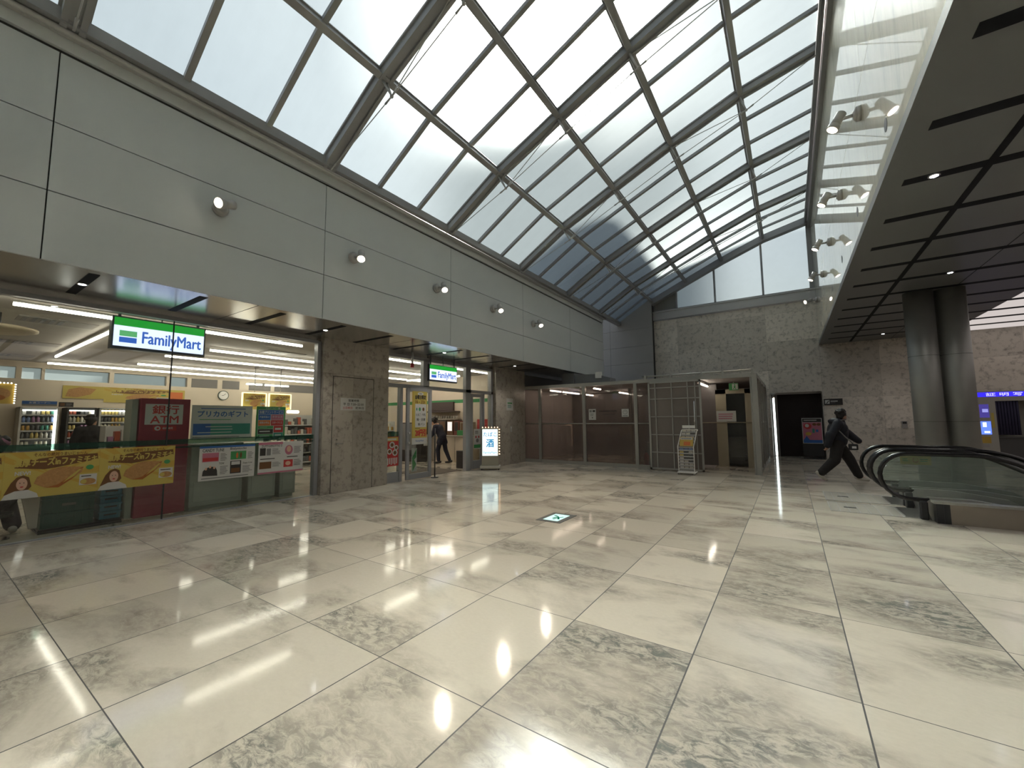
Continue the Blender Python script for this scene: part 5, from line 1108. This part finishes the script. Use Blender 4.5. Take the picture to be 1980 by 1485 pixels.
# ------------------------------------------------------------------ people
def blob(name, segs, mt, parent, vox=.012, smooth=4, origin=(0, 0, 0)):
    """union of tapered capsules and ellipsoids fused into one smooth skin; segs: ('c', a, b, ra, rb) or ('e', c, rx, ry, rz[, rot])"""
    m = MB()
    for s in segs:
        if s[0] == 'c':
            a, b = Vector(s[1]), Vector(s[2]); m.cone(a, b, s[3], s[4], 14); m.ell(a, s[3], s[3], s[3], 14, 8); m.ell(b, s[4], s[4], s[4], 14, 8)
        else: m.ell(s[1], s[2], s[3], s[4], 18, 12, 0, s[5] if len(s) > 5 else None)
    me = bpy.data.meshes.new(name); me.from_pydata([Vector(v) for v in m.v], [], m.f)
    o = bpy.data.objects.new(name, me); COL.objects.link(o)
    r = o.modifiers.new('r', 'REMESH'); r.mode = 'VOXEL'; r.voxel_size = vox; r.use_smooth_shade = True
    sm = o.modifiers.new('s', 'SMOOTH'); sm.iterations = smooth; sm.factor = .6
    dg = bpy.context.evaluated_depsgraph_get(); nm = bpy.data.meshes.new_from_object(o.evaluated_get(dg)); bpy.data.objects.remove(o)
    nm.name = name
    for p in nm.polygons: p.use_smooth = True
    nm.materials.clear()
    for q in (mt if isinstance(mt, (list, tuple)) else [mt]): nm.materials.append(q)
    ob = bpy.data.objects.new(name, nm); COL.objects.link(ob)
    if parent: ob.parent = parent
    return ob
M_SKIN = mat('skin', (.45, .26, .18), .5); M_HAIR = mat('black_hair', (.012, .010, .009), .55, bump=.5, scale=60)
M_NAVY = mat('navy_down_jacket', (.006, .007, .014), .6, 0, .3, 14, bump=.3); M_TROU = mat('dark_brown_trousers', (.014, .011, .010), .8, 0, .3, 18); M_SHOE = mat('pale_grey_shoe', (.45, .42, .36), .6); M_SUIT = mat('navy_suit', (.005, .006, .020), .6)
def hand(wr, d, side, palmn):
    """open relaxed hand: wrist point, direction of the fingers, thumb side vector, palm normal"""
    wr, d, s_, n = Vector(wr), Vector(d).normalized(), Vector(side).normalized(), Vector(palmn).normalized(); r = []
    r.append(('c', wr, wr + d * .045, .022, .026)); r.append(('e', wr + d * .055, .034, .034, .034))
    for k, (o, l) in enumerate(((.026, .068), (.009, .076), (-.009, .070), (-.025, .055))):
        a = wr + d * .075 + s_ * o; b = a + d * l * .5 + n * .010; c = b + d * l * .3 + n * .028; r += [('c', a, b, .0095, .009), ('c', b, c, .009, .007)]
    a = wr + d * .03 + s_ * .028; b = a + d * .035 + s_ * .022 + n * .008; r += [('c', a, b, .012, .010), ('c', b, b + d * .028 + n * .008, .010, .008)]
    return r
def person(name, label, loc, rz, J, jacket, trousers, group=None, hood=False, suit=False):
    t = thing(name, (0, 0, 0), label, 'person', group); WLOC[t.name] = Vector((0, 0, 0))
    j = {k: Vector(v) for k, v in J.items()}; hd = j['head']; f = j['face'].normalized(); side = f.cross(Vector((0, 0, 1))).normalized()
    ang = math.atan2(f.y, f.x); rot = Matrix.Rotation(ang, 3, 'Z')
    body = [('e', hd, .092, .074, .112, rot), ('e', hd + f * .03 + Vector((0, 0, -.05)), .062, .055, .06, rot), ('c', j['neck'], hd - Vector((0, 0, .05)), .052, .048),
            ('e', hd + f * .098 + Vector((0, 0, -.015)), .016, .012, .02, rot), ('e', hd + f * .082 + Vector((0, 0, -.062)), .012, .022, .009, rot),
            ('e', hd + side * .076, .02, .01, .028, rot), ('e', hd - side * .076, .02, .01, .028, rot),
            ('c', j['neck'], j['chest'], .07, .12), ('c', j['chest'], j['pelvis'], .13, .12)]
    for s in 'lr':
        body += [('c', j['sh' + s], j['el' + s], .045, .036), ('c', j['el' + s], j['wr' + s], .036, .024), ('c', j['chest'], j['sh' + s], .07, .05),
                 ('c', j['hip' + s], j['kn' + s], .075, .052), ('c', j['kn' + s], j['an' + s], .050, .034), ('c', j['an' + s], j['toe' + s], .034, .026)]
        dd = (j['wr' + s] - j['el' + s]).normalized(); body += hand(j['wr' + s], dd, f, (side if s == 'l' else -side))
    bo = blob('body', body, M_SKIN, t, .0085, 2)
    eyes = MB()
    for q in (-1, 1): eyes.ell(hd + f * .083 + side * (.03 * q) + Vector((0, 0, .012)), .012, .012, .009, 10, 8)
    eyes.build('eyes', M_BLACK, t)
    h = [('e', hd + Vector((0, 0, .035)) - f * .022, .108, .098, .10, rot), ('e', hd - f * .055 + Vector((0, 0, -.02)), .06, .085, .085, rot)]
    for k in range(26):
        a = random.uniform(0, 2 * PI); e = random.uniform(.1, 1.4); p = hd + Vector((0, 0, .04)) - f * .025 + Vector((.095 * math.cos(a) * math.cos(e), .095 * math.sin(a) * math.cos(e), .105 * math.sin(e))); h.append(('e', p, .034, .034, .030))
    blob('hair', h, M_HAIR, t, .010, 1)
    up = 1.13 if hood else (1.0 if not suit else .82)
    jk = [('c', j['neck'] + Vector((0, 0, -.05)), j['chest'], .12 * up, .185 * up), ('c', j['chest'], j['pelvis'] + Vector((0, 0, .03)), .185 * up, .175 * up)]
    jk += [('e', j['chest'] + Vector((0, 0, .02)), .15, .22 * up, .2, rot), ('e', j['pelvis'] + Vector((0, 0, .06)), .15, .19 * up, .14, rot)]
    for s in 'lr':
        dd = (j['wr' + s] - j['el' + s]).normalized(); jk += [('c', j['chest'] + Vector((0, 0, .12)), j['sh' + s], .11 * up, .092 * up), ('c', j['sh' + s], j['el' + s], .090 * up, .078 * up), ('c', j['el' + s], j['wr' + s] - dd * .01, .078 * up, .054 * up)]
    if hood: jk += [('e', j['neck'] - f * .09 + Vector((0, 0, .0)), .12, .17, .085, rot), ('e', j['neck'] + Vector((0, 0, .01)), .12, .125, .06, rot), ('c', j['elr'], j['wrr'], .10, .08), ('c', j['ell'], j['wrl'] + (j['wrl'] - j['ell']).normalized() * .09, .10, .07)]
    if suit:
        for s in 'lr': jk.append(('c', j['pelvis'], j['hip' + s] + (j['kn' + s] - j['hip' + s]) * .35, .15, .12))
    blob('jacket', jk, jacket, t, .014, 3)
    tr = [('e', j['pelvis'] + Vector((0, 0, -.03)), .125, .165, .13, rot)]
    for s in 'lr':
        kk = 1.18 if hood else (1.0 if not suit else .82); ka = j['kn' + s]; tr += [('c', j['hip' + s], ka, .112 * kk, .095 * kk), ('c', ka, j['an' + s] + (ka - j['an' + s]).normalized() * .03, .095 * kk, (.088 if not suit else .06))]
    blob('trousers', tr, trousers, t, .013, 3)
    for s in 'lr':
        a, b = j['an' + s], j['toe' + s]; d = (b - a); d = d.normalized(); low = Vector((0, 0, -.035)) if abs(d.z) < .3 else Vector((0, 0, 0))
        ns = d.cross(side).normalized();  ns = ns if ns.z < 0 else -ns
        c0 = a + ns * .035 - d * .05; c1 = b + ns * .005
        blob('shoe', [('c', c0, a + ns * .03 + d * .05, .045, .046), ('c', a + ns * .03 + d * .05, c1, .046, .036), ('c', a, a + ns * .03, .04, .045)], M_SHOE if not suit else M_BLACK, t, .008, 2)
    t.location = loc; t.rotation_euler = (0, 0, rz); return t
# walking to the right and away: local +X is the walking direction
J1 = dict(head=(.10, 0, 1.545), face=(.9, .45, -.12), neck=(.03, 0, 1.40), chest=(0, 0, 1.22), pelvis=(-.02, 0, .93),
          shl=(.05, .20, 1.35), ell=(.22, .24, 1.13), wrl=(.36, .22, 1.00), shr=(-.03, -.20, 1.35), elr=(-.20, -.26, 1.10), wrr=(-.27, -.25, .86),
          hipl=(-.02, .09, .90), knl=(.20, .10, .52), anl=(.36, .10, .115), toel=(.52, .10, .055), hipr=(-.04, -.09, .90), knr=(-.12, -.10, .50), anr=(-.42, -.10, .175), toer=(-.33, -.10, .055))
PW = person('walking_person', 'person in navy hooded jacket and baggy dark trousers walking right', (.92, 12.5, 0), math.radians(8), J1, M_NAVY, M_TROU, hood=True)
# shoulder bag
t = thing('shoulder_bag', (0, 0, 0), 'small dark bag on a grey strap at the walking person\'s hip', 'bag'); WLOC[t.name] = Vector((0, 0, 0))
m = MB(); m.tube([(.16, -.03, 1.45), (.04, -.20, 1.44), (-.10, -.26, 1.36), (-.04, -.262, 1.2), (.07, -.258, 1.06), (.16, -.25, .96), (.21, -.23, .89)], .013, 6); m.build('strap', M_PGRY, t)
m = MB(); m.rbox(.13, .30, -.27, -.18, .75, .89, .02); m.build('pouch', M_BLACK, t); m = MB(); m.box(.18, .26, -.273, -.27, .79, .84); m.build('tag', M_WHITE, t)
t.location = (.92, 12.5, 0); t.rotation_euler = (0, 0, math.radians(8))
# man in a suit bending at the counter of the entrance, facing left
J2 = dict(head=(.33, 0, 1.47), face=(1, 0, -.5), neck=(.20, 0, 1.36), chest=(.10, 0, 1.16), pelvis=(-.02, 0, .90),
          shl=(.16, .19, 1.30), ell=(.22, .24, 1.03), wrl=(.38, .20, .88), shr=(.16, -.19, 1.30), elr=(.14, -.24, 1.02), wrr=(.24, -.22, .80),
          hipl=(-.02, .09, .88), knl=(.10, .09, .49), anl=(.06, .09, .09), toel=(.23, .10, .05), hipr=(-.03, -.09, .88), knr=(-.10, -.10, .48), anr=(-.28, -.10, .10), toer=(-.12, -.10, .05))
person('standing_person', 'person in navy suit bending forward inside the shop entrance', (-10.3, 10.75, 0), math.radians(180 + 12), J2, M_SUIT, M_SUIT, suit=True)
# shopper in black seen from behind, in front of the coolers
J3 = dict(head=(0, 0, 1.56), face=(-.6, .8, -.1), neck=(0, 0, 1.42), chest=(0, 0, 1.22), pelvis=(0, 0, .93), shl=(0, .2, 1.36), ell=(-.03, .27, 1.1), wrl=(-.1, .24, .88), shr=(0, -.2, 1.36), elr=(-.03, -.27, 1.1), wrr=(-.1, -.24, .88),
          hipl=(0, .09, .9), knl=(0, .1, .5), anl=(0, .1, .09), toel=(-.16, .1, .05), hipr=(0, -.09, .9), knr=(0, -.1, .5), anr=(0, -.1, .09), toer=(-.16, -.1, .05))
person('standing_person', 'shopper in a black coat seen from behind before the coolers', (-13.6, 2.48, 0), math.radians(0), J3, mat('black_coat', (.014, .013, .014), .8), M_TROU)
# seated customer behind the banners at the left
J4 = dict(head=(.02, 0, 1.20), face=(-1, .3, -.3), neck=(.05, 0, 1.05), chest=(.06, 0, .88), pelvis=(.12, 0, .52), shl=(.05, -.19, 1.0), ell=(-.05, -.25, .75), wrl=(-.27, -.2, .72), shr=(.05, .19, 1.0), elr=(-.05, .25, .75), wrr=(-.27, .2, .72),
          hipl=(.08, -.1, .5), knl=(-.35, -.12, .52), anl=(-.38, -.12, .1), toel=(-.54, -.12, .05), hipr=(.08, .1, .5), knr=(-.33, .14, .5), anr=(-.20, .22, .1), toer=(-.36, .24, .05))
PS = person('seated_person', 'seated customer in a dark patterned coat behind the left banner', (-8.75, .72, 0), 0, J4, mat('dark_patterned_coat', (.035, .022, .03), .85, 0, .6, 40), mat('dark_patterned_coat', (.035, .022, .03), .85, 0, .6, 40))
blob('knit_hat', [('e', (.02, 0, 1.26), .115, .11, .085)], mat('mauve_knit', (.26, .12, .17), .9, bump=.5, scale=60), PS, .012, 2)
t = thing('stool', (-8.63, .72, 0), 'stool carrying the seated customer behind the glass', 'stool'); m = MB(); m.cyl((-8.63, .72, .30), (-8.63, .72, .345), .18, 24); m.build('seat', M_BLACK, t); m = MB(); m.cyl((-8.63, .72, .02), (-8.63, .72, .30), .025, 12); m.cyl((-8.63, .72, 0), (-8.63, .72, .02), .17, 24); m.build('pedestal', M_CHROME, t)
m = MB(); m.prism([(-8.42, .92, .62), (-8.42, 1.10, .62), (-8.42, 1.09, .12), (-8.42, 1.02, .12)], (-.09, 0, 0)); tag(m.build('cloth_bag', mat('white_cloth', (.42, .37, .33), .8)), 'white cloth bag beside the seated customer', 'bag')

# ------------------------------------------------------------------ outside: neighbouring tower that shades the far end of the roof

e_u = Vector((math.cos(SUN_AZ), math.sin(SUN_AZ), 0)); e_f = Vector((-math.sin(SUN_AZ), math.cos(SUN_AZ), 0))
poly = [(-16, 0), (-16, 28.5), (-2.3, 29.7), (-.84, 30.9), (.12, 31.1), (.58, 30.7), (1.22, 29.3), (2.0, 27.4), (2.4, 26.3), (4.5, 26.9), (10.5, 28.6), (10.5, 0)]
m = MB(); m.prism([e_u * u + e_f * 40 + Vector((0, 0, z)) for u, z in poly], e_f * 12)
tw = m.build('outside_building', mat('pale_glass_tower', (.80, .84, .86), .5)); tag(tw, 'neighbouring tower outside, its outline falling across the far glass roof', 'building')
